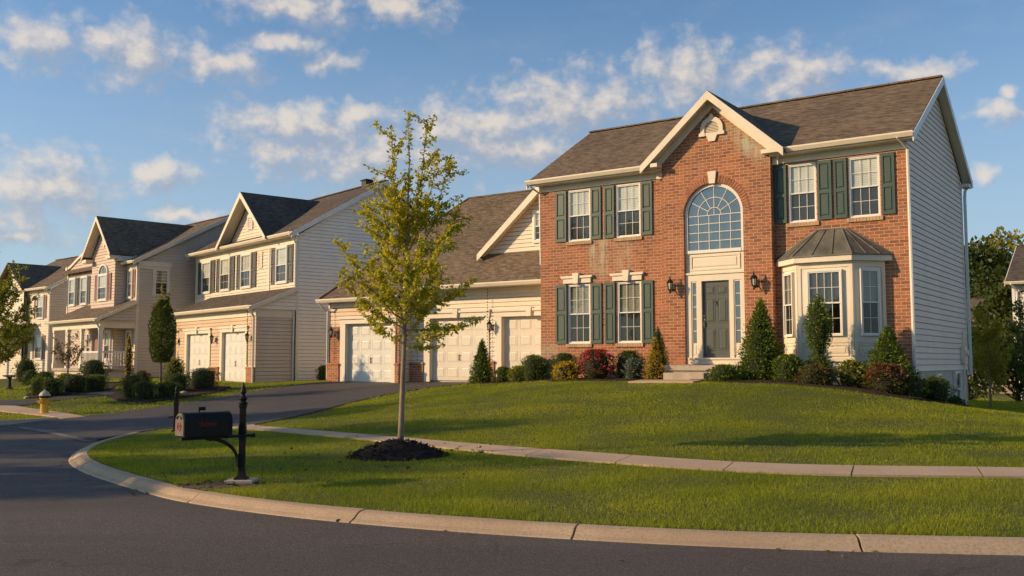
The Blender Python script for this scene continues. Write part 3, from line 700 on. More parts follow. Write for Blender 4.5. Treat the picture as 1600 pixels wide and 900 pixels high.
# ------------------------------------------------------------------ the brick house
def brick_house():
    H = thing('brick_house', 'two-storey red brick house with green shutters, arched entry window and three-car garage wing', 'house', (.889, 29.43, 0), R(HOUSE_ANG - 90))
    W, D, ZB, ZE = 10.79, 7.0, .3, 7.06
    F0 = front(0); FB = front(-.25)
    UL = [(1.0, 1.79, 5.22, 6.80), (2.66, 3.47, 5.22, 6.80)]; LL = [(.98, 1.77, 2.13, 3.92), (2.68, 3.47, 2.13, 3.92)]; UR = [(7.83, 8.57, 5.22, 6.78), (9.39, 10.16, 5.22, 6.78)]
    b = MB(); wall_holes(b, F0, rect(0, W, ZB, ZE), [rect(a, c, e, g) for a, c, e, g in UL + LL + UR], .09)
    # returns and plain back of the brick front
    b.poly([(0, 0, ZB), (0, .22, ZB), (0, .22, ZE), (0, 0, ZE)]); b.poly([(W, 0, ZB), (W, .1, ZB), (W, .1, ZE), (W, 0, ZE)])
    b.build('brick_wall', M['brick'], H)
    # entry bay with the tall arched recess and the gable over it
    B0, B1, BC = 4.3, 7.45, 5.86; AP = 8.90; r = .865; sp = 5.62
    arch = [(4.94, 1.52), (6.67, 1.52)] + [(5.805 + r * math.cos(t), sp + r * math.sin(t)) for t in [math.pi * i / 24 for i in range(25)]]
    sl = (AP - 7.06) / 2.05
    bay = MB(); wall_holes(bay, FB, [(B0, ZB), (B1, ZB), (B1, AP - sl * (B1 - BC) - .02), (BC, AP - .02), (B0, AP - sl * (BC - B0) - .02)], [arch], .17)
    bay.poly([(B0, -.25, ZB), (B0, 0, ZB), (B0, 0, 7.4), (B0, -.25, 7.4)]); bay.poly([(B1, -.25, ZB), (B1, 0, ZB), (B1, 0, 7.4), (B1, -.25, 7.4)])
    bay.build('entry_bay_wall', M['brick'], H)
    ab = MB(); nb = 38
    for i in range(nb):
        t0 = math.pi * (i + .11) / nb; t1 = math.pi * (i + .89) / nb; R0, R1 = r + .01, r + .20
        if abs(math.pi / 2 - (t0 + t1) / 2) < .1: continue
        q = [(5.805 + q_ * math.cos(t), sp + q_ * math.sin(t)) for q_, t in ((R0, t0), (R1, t0), (R1, t1), (R0, t1))]
        ab.prism(FB, q, -.02, .012)
    ab.build('brick_arch', M['arch_brick'], H)
    k = MB(); key(k, FB, 5.815, 6.46, 6.80, .17, .25, .0, .05); k.build('keystone', M['trim'], H)
    # arched window, panel, door and sidelights set back in the recess
    E = front(-.13); cx = 5.805
    s = MB()
    s.prism(E, [(4.945, sp), (4.945, 4.57), (5.03, 4.57), (5.03, sp)] , -.03, .05)
    s.prism(E, [(6.58, sp), (6.58, 4.57), (6.665, 4.57), (6.665, sp)], -.03, .05)
    ring = [(cx + .86 * math.cos(t), sp + .86 * math.sin(t)) for t in [math.pi * i / 24 for i in range(25)]]; inn = [(cx + .775 * math.cos(t), sp + .775 * math.sin(t)) for t in [math.pi * i / 24 for i in range(25)]]
    for i in range(24): s.prism(E, [ring[i], ring[i + 1], inn[i + 1], inn[i]], -.03, .05)
    s.mbox(E, 5.03, 6.58, 4.57, 4.66, -.03, .06)
    def bar(p, q, w=.008):
        d = Vector((q[0] - p[0], q[1] - p[1])).normalized(); nx, ny = -d.y * w, d.x * w
        s.prism(E, [(p[0] + nx, p[1] + ny), (q[0] + nx, q[1] + ny), (q[0] - nx, q[1] - ny), (p[0] - nx, p[1] - ny)], .004, .022)
    for i in range(1, 5): a = 5.03 + 1.55 * i / 5; bar((a, 4.66), (a, sp - .02))
    for z in (4.90, 5.14, 5.38, 5.61): bar((5.03, z), (6.58, z), .0082)
    for rr in (.2, .48):
        for i in range(16):
            t0, t1 = math.pi * i / 16, math.pi * (i + 1) / 16
            bar((cx + rr * math.cos(t0), sp + rr * math.sin(t0)), (cx + rr * math.cos(t1), sp + rr * math.sin(t1)), .0078)
    for t in (30, 60, 90, 120, 150): bar((cx + .2 * math.cos(R(t)), sp + .2 * math.sin(R(t))), (cx + .78 * math.cos(R(t)), sp + .78 * math.sin(R(t))), .0076)
    bar((cx, sp), (cx, sp + .2), .0075)
    aw = s.build('arched_window', M['vinyl'], H)
    p = MB(); p.poly([E(5.02, 4.6, .0), E(6.59, 4.6, .0)] + [E(cx + .785 * math.cos(t), sp + .785 * math.sin(t), 0) for t in [math.pi * i / 24 for i in range(25)]]); p.build('pane', M['glass_sky'], aw)
    p = MB(); p.poly([E(5.0, 4.6, -.06), E(6.6, 4.6, -.06)] + [E(cx + .8 * math.cos(t), sp + .8 * math.sin(t), -.06) for t in [math.pi * i / 24 for i in range(25)]]); p.build('pane_backing', M['room_blue'], aw)
    s = MB()
    s.mbox(E, 4.945, 6.665, 4.03, 4.57, -.03, .012); s.ring(E, 5.08, 6.53, 4.1, 4.52, .05, .012, .034); s.frustum(E, 5.16, 6.45, 4.18, 4.44, .012, .03, .03)
    s.mbox(E, 4.945, 6.665, 3.80, 4.03, -.03, .05); s.mbox(E, 4.945, 6.665, 3.985, 4.035, .05, .085)
    for a0, a1 in ((4.945, 5.10), (5.285, 5.41), (6.21, 6.335), (6.55, 6.665)): s.mbox(E, a0, a1, 1.70, 3.80, -.03, .05)
    s.mbox(E, 4.945, 6.665, 1.52, 1.655, -.03, .07); s.mbox(E, 5.0, 6.62, 1.655, 1.70, -.03, .11)
    s.build('door_surround', M['trim'], H)
    d = MB(); DM = front(-.10); d.mbox(DM, 5.41, 6.21, 1.70, 3.80, -.05, .0)
    for c0, c1 in ((5.50, 5.77), (5.85, 6.12)):
        for z0, z1 in ((1.90, 2.50), (2.66, 3.32), (3.42, 3.66)):
            d.ring(DM, c0, c1, z0, z1, .018, .0005, .008); d.frustum(DM, c0 + .03, c1 - .03, z0 + .03, z1 - .03, .0005, .012, .03)
    fd = d.build('front_door', M['door'], H)
    h = MB(); h.mbox(DM, 5.435, 5.475, 2.52, 2.78, .001, .012); h.tube([DM(5.455, 2.55, .01), DM(5.455, 2.56, .05), DM(5.455, 2.68, .055), DM(5.455, 2.7, .01)], .012, 6)
    kc = DM(5.455, 2.84, .02); h.lathe([(.025, -.02), (.028, 0), (.025, .02)], 8, kc); h.build('handle', M['brass'], fd)
    kn = MB(); kn.tube([DM(5.81, 3.22, .001), DM(5.81, 3.22, .02)], .03, 8); kn.tube([DM(5.81, 3.2, .02), DM(5.81, 3.12, .03)], .012, 6); kn.build('door_knocker', M['bronze'], fd)
    for a0, a1 in ((5.10, 5.285), (6.335, 6.55)):
        s = MB(); s.ring(E, a0, a1, 1.70, 3.80, .035, -.02, .03); s.mbox(E, a0 + .035, a1 - .035, 1.735, 2.10, -.02, .02); s.frustum(E, a0 + .05, a1 - .05, 1.78, 2.06, .02, .03, .015)
        for i in range(1, 5): z = 2.1 + 1.665 * i / 5; s.mbox(E, a0 + .035, a1 - .035, z - .009, z + .009, .004, .016)
        sl_ = s.build('sidelight', M['trim'], H)
        q = MB(); q.poly([E(a0 + .03, 2.1, .003), E(a1 - .03, 2.1, .003), E(a1 - .03, 3.77, .003), E(a0 + .03, 3.77, .003)]); q.build('pane', M['glass_sky'], sl_)
        q = MB(); q.poly([E(a0 + .01, 1.72, -.03), E(a1 - .01, 1.72, -.03), E(a1 - .01, 3.78, -.03), E(a0 + .01, 3.78, -.03)]); q.build('pane_backing', M['room'], sl_)
    st = MB(); st.box(4.5, 6.95, -1.6, -.26, .9, 1.36); st.box(4.44, 7.01, -1.66, -.255, 1.362, 1.50); st.box(4.94, 6.67, -.255, -.09, 1.30, 1.515)
    st.build('stoop', M['stone'], H, bevel=.012)
    st = MB(); st.box(5.12, 6.25, -2.0, -1.605, .9, 1.31); st.build('step', M['stone'], H, bevel=.012)
    # gable vent
    v = MB(); vc, vz = 5.83, 7.98
    ringo = [(vc + .33, vz - .1)] + [(vc + .33 * math.cos(t), vz + .33 * math.sin(t)) for t in [math.pi * i / 14 for i in range(15)]] + [(vc - .33, vz - .1)]
    ringi = [(vc + .21, vz - .1)] + [(vc + .21 * math.cos(t), vz + .21 * math.sin(t)) for t in [math.pi * i / 14 for i in range(15)]] + [(vc - .21, vz - .1)]
    for i in range(len(ringo) - 1): v.prism(FB, [ringo[i], ringo[i + 1], ringi[i + 1], ringi[i]], .0, .06)
    v.mbox(FB, vc - .37, vc - .19, vz - .19, vz - .1, 0, .065); v.mbox(FB, vc + .19, vc + .37, vz - .19, vz - .1, 0, .065)
    v.prism(FB, [(vc - .24, vz - .1), (vc - .15, vz - .2), (vc - .09, vz - .35), (vc + .09, vz - .35), (vc + .15, vz - .2), (vc + .24, vz - .1)], 0, .05)
    v.prism(FB, [(vc - .1, vz + .30), (vc + .1, vz + .30), (vc, vz + .43)], 0, .066)
    for i in range(7):
        z = vz - .08 + i * .042; w = min(.21, math.sqrt(max(.001, .21 ** 2 - max(0, z - vz) ** 2)))
        v.hexa([FB(vc - w, z, .04), FB(vc + w, z, .04), FB(vc + w, z, .01), FB(vc - w, z, .01), FB(vc - w, z + .03, .012), FB(vc + w, z + .03, .012), FB(vc + w, z + .03, .004), FB(vc - w, z + .03, .004)])
    v.build('gable_vent', M['trim'], H)
    # windows, shutters, lintels, sills
    for (a, c, e, g) in UL + UR:
        hung_window(H, F0, a, c, e, g, -.05, 3, 2, 'blind')
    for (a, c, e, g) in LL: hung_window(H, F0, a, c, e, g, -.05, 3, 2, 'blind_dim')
    for a0, a1 in ((.57, .955), (1.825, 2.17), (2.28, 2.62), (3.51, 3.86)):
        shutter(H, F0, a0, a1, 5.235, 6.80, split=.47); shutter(H, F0, a0, a1, 2.13, 3.92, split=.52)
    for a0, a1 in ((7.47, 7.79), (8.61, 8.97), (9.03, 9.355), (10.20, 10.52)): shutter(H, F0, a0, a1, 5.24, 6.78, split=.47)
    for (a, c, e, g) in LL:
        l = MB(); l.prism(F0, [(a - .13, 3.95), (c + .04, 3.95), (c + .04, 4.10), (a - .13, 4.10)], .0, .06); l.prism(F0, [(a - .18, 4.10), (c + .09, 4.10), (c + .12, 4.17), (a - .21, 4.17)], 0, .10)
        key(l, F0, (a + c) / 2 - .05, 3.93, 4.25, .15, .22, 0, .13); l.build('lintel', M['trim'], H)
    for (a, c, e, g) in UL + LL + UR:
        l = MB(); n = 11
        for i in range(n):
            x0 = a - .06 + (c - a + .12) * i / n; l.mbox(F0, x0 + .004, x0 + (c - a + .12) / n - .004, e - .105, e - .004, -.05, .045 + random.uniform(-.003, .003))
        l.build('brick_sill', M['sill_brick'], H)
    # eaves: frieze, soffit, gutters and cornice returns
    t = MB(); t.mbox(F0, -.02, 4.29, 6.83, 7.0, .002, .05); t.mbox(F0, -.02, 4.29, 7.0, 7.05, .002, .35); t.mbox(F0, 4.05, 4.29, 6.80, 7.0, .05, .12)
    t.mbox(F0, 7.46, W + .02, 6.83, 7.0, .002, .05); t.mbox(F0, 7.46, W + .25, 7.0, 7.05, .002, .35); t.mbox(F0, 7.46, 7.62, 6.80, 7.0, .05, .13)
    t.mbox(F0, 4.1, 4.31, 7.055, 7.16, .26, .6); t.mbox(F0, 7.3, 7.86, 7.055, 7.16, .26, .52)
    t.build('cornice', M['trim'], H)
    gutter(H, -.28, 4.22, -.35, 7.17); gutter(H, 7.42, W + .27, -.35, 7.17)
    downspout(H, [(W - .1, -.42, 7.06), (W - .05, -.3, 6.98), (W + .06, -.06, 6.8), (W + .062, -.03, 4), (W + .062, -.03, 1.0)], r=.035)
    downspout(H, [(-.2, -.42, 7.08), (-.12, -.3, 6.95), (-.06, .06, 6.82), (-.06, .1, 4.6)], r=.035)
    # roofs
    mr = MB(); zs = lambda n: 7.16 + (9.47 - 7.16) / (3.5 + .36) * (n + .36)
    mr.slab([(-.25, -.36, zs(-.36)), (4.25, -.36, zs(-.36)), (4.25, .05, zs(.05)), (7.5, .05, zs(.05)), (7.5, -.36, zs(-.36)), (W + .25, -.36, zs(-.36)), (W + .25, 3.5, 9.47), (-.25, 3.5, 9.47)], .11)
    mr.slab([(W + .25, D + .36, 7.16), (-.25, D + .36, 7.16), (-.25, 3.5, 9.47), (W + .25, 3.5, 9.47)], .11)
    mr.mbox(lambda a, z, d: (a, 3.5 + d, z), -.25, W + .25, 9.45, 9.495, -.12, .12); mr.build('roof', M['roof'], H)
    rk = MB()
    for u in (-.25 - .03, W + .25):
        rk.plank((u, -.38, 7.13), (u, 3.5, 9.46), .21, (.03, 0, 0)); rk.plank((u, D + .38, 7.13), (u, 3.5, 9.46), .21, (.03, 0, 0))
    rk.build('rake_board', M['vinyl'], H)
    so = MB()
    for u0, u1 in ((-.25, 0), (W + .01, W + .25)):
        so.slab([(u0, -.34, 7.02), (u1, -.34, 7.02), (u1, 3.5, 9.33), (u0, 3.5, 9.33)], .01); so.slab([(u0, D + .34, 7.02), (u1, D + .34, 7.02), (u1, 3.5, 9.33), (u0, 3.5, 9.33)], .01)
    so.box(W + .01, W + .25, D - .1, D + .36, 6.9, 7.0); so.build('soffit', M['vinyl'], H)
    gutter(H, W + .27, -.28, D + .48, 7.17)
    g = MB(); ap = 8.98; nb_ = -.60; bk = 2.75
    for sgn in (-1, 1):
        ub = BC + sgn * 2.07; zb = ap - .9 * 2.07
        g.slab([(BC, nb_, ap), (BC, bk, ap), (ub, -.30, zb), (ub, nb_, zb)], .10)
    g.build('gable_roof', M['roof'], H)
    g = MB()
    for sgn in (-1, 1):
        ub = BC + sgn * 2.07; zb = ap - .9 * 2.07; ui = BC + sgn * 1.83; zi = ap - .9 * 1.83
        g.hexa([(BC, nb_ - .03, ap - .26), (ub, nb_ - .03, zb - .21), (ub, nb_, zb - .21), (BC, nb_, ap - .26), (BC, nb_ - .03, ap - .02), (ub, nb_ - .03, zb + .01), (ub, nb_, zb + .01), (BC, nb_, ap - .02)])
        # wide flat boards under the overhang and against the brick
        g.slab([(BC, nb_, ap - .14), (BC, -.255, ap - .14), (ui, -.255, zi - .14), (ui, nb_, zi - .14)], .02)
        g.hexa([(BC, -.30, ap - .42), (ui, -.30, zi - .40), (ui, -.252, zi - .40), (BC, -.252, ap - .42), (BC, -.30, ap - .165), (ui, -.30, zi - .165), (ui, -.252, zi - .165), (BC, -.252, ap - .165)])
    g.build('gable_trim', M['trim'], H)
    # right side: siding over a concrete foundation
    RS = rside(W)
    s = MB(); siding(s, RS, [(.06, 1.41), (D, 1.41), (D, 7.05), (3.5, 9.3), (.06, 7.05)], .152); s.build('siding_wall', M['siding_grey'], H)
    s = MB(); s.mbox(RS, -.0, .09, 1.2, 7.0, .002, .03); s.mbox(RS, D - .09, D + .01, 1.2, 7.0, .002, .03); s.mbox(RS, .09, D - .09, 1.36, 1.41, .002, .025); s.build('corner_board', M['siding_white'], H)
    s = MB(); s.box(.05, W - .02, .06, D - .03, -.3, 1.40); s.build('foundation', M['foundation'], H)
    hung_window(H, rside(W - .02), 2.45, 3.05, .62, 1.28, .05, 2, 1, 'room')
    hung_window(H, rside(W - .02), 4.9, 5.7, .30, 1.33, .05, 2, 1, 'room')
    downspout(H, [(W + .2, D + .42, 7.05), (W + .1, D + .1, 6.8), (W + .09, D + .06, 6.6), (W + .09, D + .06, 1.2)], r=.045)
    e = MB(); e.mbox(RS, 5.95, 6.25, 1.55, 2.05, .02, .14); e.tube([RS(6.1, 2.05, .08), RS(6.1, 2.5, .07)], .03, 6); e.tube([RS(6.1, 1.55, .08), RS(6.1, .7, .07)], .025, 6); e.tube([RS(6.1, 1.85, .14), RS(6.1, 1.85, .2)], .09, 12); e.build('electric_meter', M['siding_grey'], H)
    s = MB(); LS = lside(0); siding(s, LS, [(-D, ZB), (-.22, ZB), (-.22, 7.05), (-3.5, 9.3), (-D, 7.05)], .152)
    s.poly([(0, D, ZB), (W, D, ZB), (W, D, 7.05), (0, D, 7.05)]); s.build('back_wall', M['siding_grey'], H)
    # box bay window with a copper roof
    P = [(7.62, 0.0), (8.23, -.61), (9.60, -.61), (10.21, 0.0)]
    Z0, Z1 = 1.60, 4.10; bw = MB(); maps = [wallmap(P[i], P[i + 1]) for i in range(3)]; lens = [math.dist(P[i], P[i + 1]) for i in range(3)]
    bw.slab([(*p, Z1) for p in P], Z1 - Z0)
    for m_, L in zip(maps, lens):
        bw.mbox(m_, .0, .09, Z0, Z1, .001, .022); bw.mbox(m_, L - .09, L, Z0, Z1, .001, .022); bw.mbox(m_, .09, L - .09, Z1 - .16, Z1, .001, .022); bw.mbox(m_, .09, L - .09, Z0, Z0 + .09, .001, .022)
        bw.mbox(m_, .09, L - .09, 2.06, 2.19, .001, .022)
        bw.ring(m_, .14, L - .14, Z0 + .13, 2.02, .03, .001, .02); bw.frustum(m_, .2, L - .2, Z0 + .19, 1.96, .001, .014, .03)
    box = bw.build('bay_window', M['trim'], H)
    sk = MB(); sk.slab([(7.72, .0, Z0), (8.27, -.56, Z0), (9.56, -.56, Z0), (10.11, 0, Z0)], .85); sk.build('bay_base', M['siding_white'], H)
    def bay_win(m_, a0, a1, cols):
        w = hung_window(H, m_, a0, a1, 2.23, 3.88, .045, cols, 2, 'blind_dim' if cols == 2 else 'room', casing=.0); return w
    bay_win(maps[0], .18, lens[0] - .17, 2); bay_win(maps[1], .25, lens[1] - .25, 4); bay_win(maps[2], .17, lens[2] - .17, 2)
    fa = MB(); Q = [(7.43, -.002), (8.20, -.77), (9.63, -.77), (10.40, -.002)]
    fa.slab([(*q, 4.24) for q in Q], .16); fa.build('bay_fascia', M['trim'], H)
    cr = MB(); T = [(8.52, -.002), (8.62, -.09), (9.22, -.09), (9.36, -.002)]; zt = 4.96; ze = 4.245
    Q2 = [(7.40, -.002), (8.18, -.80), (9.65, -.80), (10.43, -.002)]
    for i in range(3): cr.slab([(*Q2[i], ze), (*Q2[i + 1], ze), (*T[i + 1], zt), (*T[i], zt)], .03)
    cr.poly([(*p, zt + .001) for p in T])
    def seam(p, q): cr.tube([p, q], .016, 5)
    L3 = lambda a, b, t: tuple(a[k] + (b[k] - a[k]) * t for k in range(3))
    for i in range(4): seam((*Q2[i], ze + .01), (*T[i], zt + .01))
    for i, ks in ((0, (.34, .67)), (1, (.33, .67)), (2, (.34, .67))):
        for k_ in ks: seam(L3((*Q2[i], ze + .01), (*Q2[i + 1], ze + .01), k_), L3((*T[i], zt + .01), (*T[i + 1], zt + .01), k_))
    cr.tube([(*T[1], zt + .01), (*T[2], zt + .01)], .02, 5)
    cr.build('bay_roof', M['copper'], H)
    lantern(H, FB, 4.60, 3.74, 1.05); lantern(H, FB, 7.02, 3.74, 1.05)
    # ---------------- garage wing
    G1, G2 = front(1.5), front(.9)
    def door_set(m, a0, a1, z0, z1, kx=True):
        t = MB(); w = .27
        t.mbox(m, a0 - w, a0, z0 - .05, z1, .003, .05); t.mbox(m, a1, a1 + .2, z0 - .05, z1, .003, .05)
        t.mbox(m, a0 - w - .03, a1 + .23, z1, z1 + .17, .003, .06); t.mbox(m, a0 - w - .07, a1 + .27, z1 + .17, z1 + .25, .003, .11)
        key(t, m, (a0 + a1) / 2, z1 - .01, z1 + .30, .15, .22, .02, .135)
        t.build('door_trim', M['trim'], H)
    gd = [(G2, -9.27, -6.98, .86, 2.99, 'garage_door_white', 4), (G1, -5.69, -3.28, .94, 3.12, 'garage_door', 4), (G1, -2.55, -.25, .95, 3.10, 'garage_door', 4)]
    for m, a0, a1, z0, z1, mt, cols in gd:
        garage_door(H, m, a0, a1, z0, z1, -.14, cols, mt); door_set(m, a0, a1, z0, z1)
    w = MB()
    siding(w, G1, rect(-6.62, -5.96, .7, 4.1), .15); siding(w, G1, rect(-3.28, -2.82, .7, 4.1), .15); siding(w, G1, rect(-.25, 0, .7, 4.1), .15)
    siding(w, G1, rect(-5.96, -3.28, 3.12, 4.1), .15); siding(w, G1, rect(-2.82, -.25, 3.10, 4.1), .15)
    siding(w, wallmap((-6.62, .9), (-6.62, 2)), rect(0, .6, .7, 4.1), .15)
    w.poly([G1(-5.97, .7, -.2), G1(-.2, .7, -.2), G1(-.2, 4.1, -.2), G1(-5.97, 4.1, -.2)])
    w.poly([(-10.15, .9, .5), (-10.15, 8.1, .5), (-10.15, 8.1, 3.9), (-10.15, .9, 3.9)]); w.poly([(-10.15, 8.1, .5), (0, 8.1, .5), (0, 8.1, 3.9), (-10.15, 8.1, 3.9)])
    w.build('garage_wall', M['siding_cream'], H)
    w = MB(); siding(w, G2, rect(-9.54, -6.98, 2.99, 3.85), .15); w.poly([G2(-9.3, .6, -.2), G2(-6.9, .6, -.2), G2(-6.9, 3.85, -.2), G2(-9.3, 3.85, -.2)])
    siding(w, G2, rect(-10.15, -9.54, 2.9, 3.85), .15); siding(w, G2, rect(-6.98, -6.62, 2.9, 3.85), .15)
    w.build('garage_front_wall', M['siding_tan'], H)
    # jambs of the deep openings
    j = MB()
    for m, a0, a1, z0, z1, mt, cols in gd:
        j.poly([m(a0, z0, .05), m(a0, z0, -.2), m(a0, z1, -.2), m(a0, z1, .05)]); j.poly([m(a1, z0, .05), m(a1, z0, -.2), m(a1, z1, -.2), m(a1, z1, .05)]); j.poly([m(a0, z1, .05), m(a1, z1, .05), m(a1, z1, -.2), m(a0, z1, -.2)])
    j.build('door_jamb', M['trim'], H)
    b = MB(); b.mbox(G2, -10.15, -9.54, .5, 2.9, -.1, .012); b.mbox(G2, -6.98 + .2, -6.62, .5, 2.9, -.1, .012); b.build('brick_pier', M['brick_plain'], H)
    b = MB()
    for m, a0, a1, zt_ in ((G2, -10.2, -9.56, 1.46), (G2, -6.76, -6.58, 1.46), (G1, -6.57, -5.97, 1.5), (G1, -3.07, -2.83, 1.54)):
        b.mbox(m, a0, a1, .5, zt_, .014, .09); b.mbox(m, a0 - .02, a1 + .02, zt_, zt_ + .07, .012, .115)
    b.build('pier_base', M['brick_plain'], H)
    f = MB(); f.mbox(G1, -6.55, -.02, 3.88, 4.13, .003, .045); f.mbox(G1, -6.55, -.02, 4.10, 4.14, .045, .58); f.mbox(G2, -10.17, -6.60, 3.60, 3.83, .018, .05); f.mbox(G2, -10.3, -6.60, 3.80, 3.84, .05, .33)
    f.build('garage_frieze', M['trim'], H)
    gutter(H, -6.4, -.02, .87, 4.22); gutter(H, -10.45, -6.45, .55, 3.92)
    rf = MB(); nr, zr = 4.55, 7.92; ZN = lambda n: 3.93 + (n - .55)
    rf.slab([(-10.35, .55, 3.93), (-6.40, .55, 3.93), (-6.40, .86, 4.24), (-.02, .86, 4.24), (-.02, nr, zr), (-6.37, nr, zr)], .12)
    rf.slab([(-10.35, .55, 3.93), (-6.37, nr, zr), (-10.35, 8.55, 3.93)], .12); rf.slab([(-10.35, 8.55, 3.93), (-6.37, nr, zr), (-.02, nr, zr), (-.02, 8.55, 3.93)], .12)
    rf.tube([(-6.37, nr, zr + .01), (-.02, nr, zr + .01)], .05, 6); rf.tube([(-10.35, .55, 3.95), (-6.37, nr, zr + .01)], .045, 6)
    rf.build('garage_roof', M['roof'], H)
    # cross gable on the garage roof, running into the main house
    dc, dz, ds = -1.15, 7.30, .857; nf = 1.92; zb = ZN(nf)
    s = MB(); hw = (dz - zb) / ds
    siding(s, front(nf), [(dc - hw, zb), (-.02, zb), (-.02, dz - ds * (-.02 - dc)), (dc, dz)], .14); s.build('dormer_wall', M['siding_cream'], H)
    s = MB(); zb2 = ZN(1.55) ; hw2 = (dz + .16 - ZN(1.9)) / ds
    top = dz + .16; nb2 = .55 + (top - 3.93)
    s.slab([(dc, 1.6, top), (dc, nb2, top), (dc - hw2, 1.93, top - ds * hw2), (dc - hw2, 1.6, top - ds * hw2)], .10)
    zc = top - ds * (-.02 - dc)
    s.slab([(dc, 1.6, top), (-.02, 1.6, zc), (-.02, .55 + (zc - 3.93), zc), (dc, nb2, top)], .10); s.build('dormer_roof', M['roof'], H)
    s = MB(); ub = dc - hw2; zz = top - ds * hw2
    s.hexa([(dc, 1.57, top - .28), (ub, 1.57, zz - .22), (ub, 1.6, zz - .22), (dc, 1.6, top - .28), (dc, 1.57, top), (ub, 1.57, zz + .01), (ub, 1.6, zz + .01), (dc, 1.6, top)])
    s.hexa([(dc, 1.57, top - .28), (-.02, 1.57, zc - .28), (-.02, 1.6, zc - .28), (dc, 1.6, top - .28), (dc, 1.57, top), (-.02, 1.57, zc), (-.02, 1.6, zc), (dc, 1.6, top)])
    s.slab([(dc, 1.6, top - .14), (dc, 1.91, top - .14), (ub + .1, 1.91, zz - .05), (ub + .1, 1.6, zz - .05)], .02)
    s.build('dormer_trim', M['trim'], H)
    hung_window(H, front(nf), -1.5, -.8, 5.62, 6.62, .055, 2, 2, 'blind', casing=.06)
    lantern(H, G1, -2.95, 2.82, 1.0); lantern(H, G2, -9.86, 2.72, 1.0)
    # rain chains hanging at the garage corners
    for (m, a, z1, z0) in ((G2, -9.98, 3.7, 1.55), (G1, -6.2, 3.95, 1.6), (G1, -3.08, 4.0, 1.62)):
        c = MB(); z = z1
        while z > z0:
            p = m(a, z, .13); c.lathe([(.006, 0), (.015, .03), (.017, .05), (.006, .055)], 6, p); z -= .105
        c.build('rain_chain', M['bronze'], H)
    downspout(H, [(-10.3, .44, 3.8), (-10.22, .6, 3.6), (-10.19, .84, 3.5), (-10.19, .84, .95)], r=.035)
    return H
brick_house()

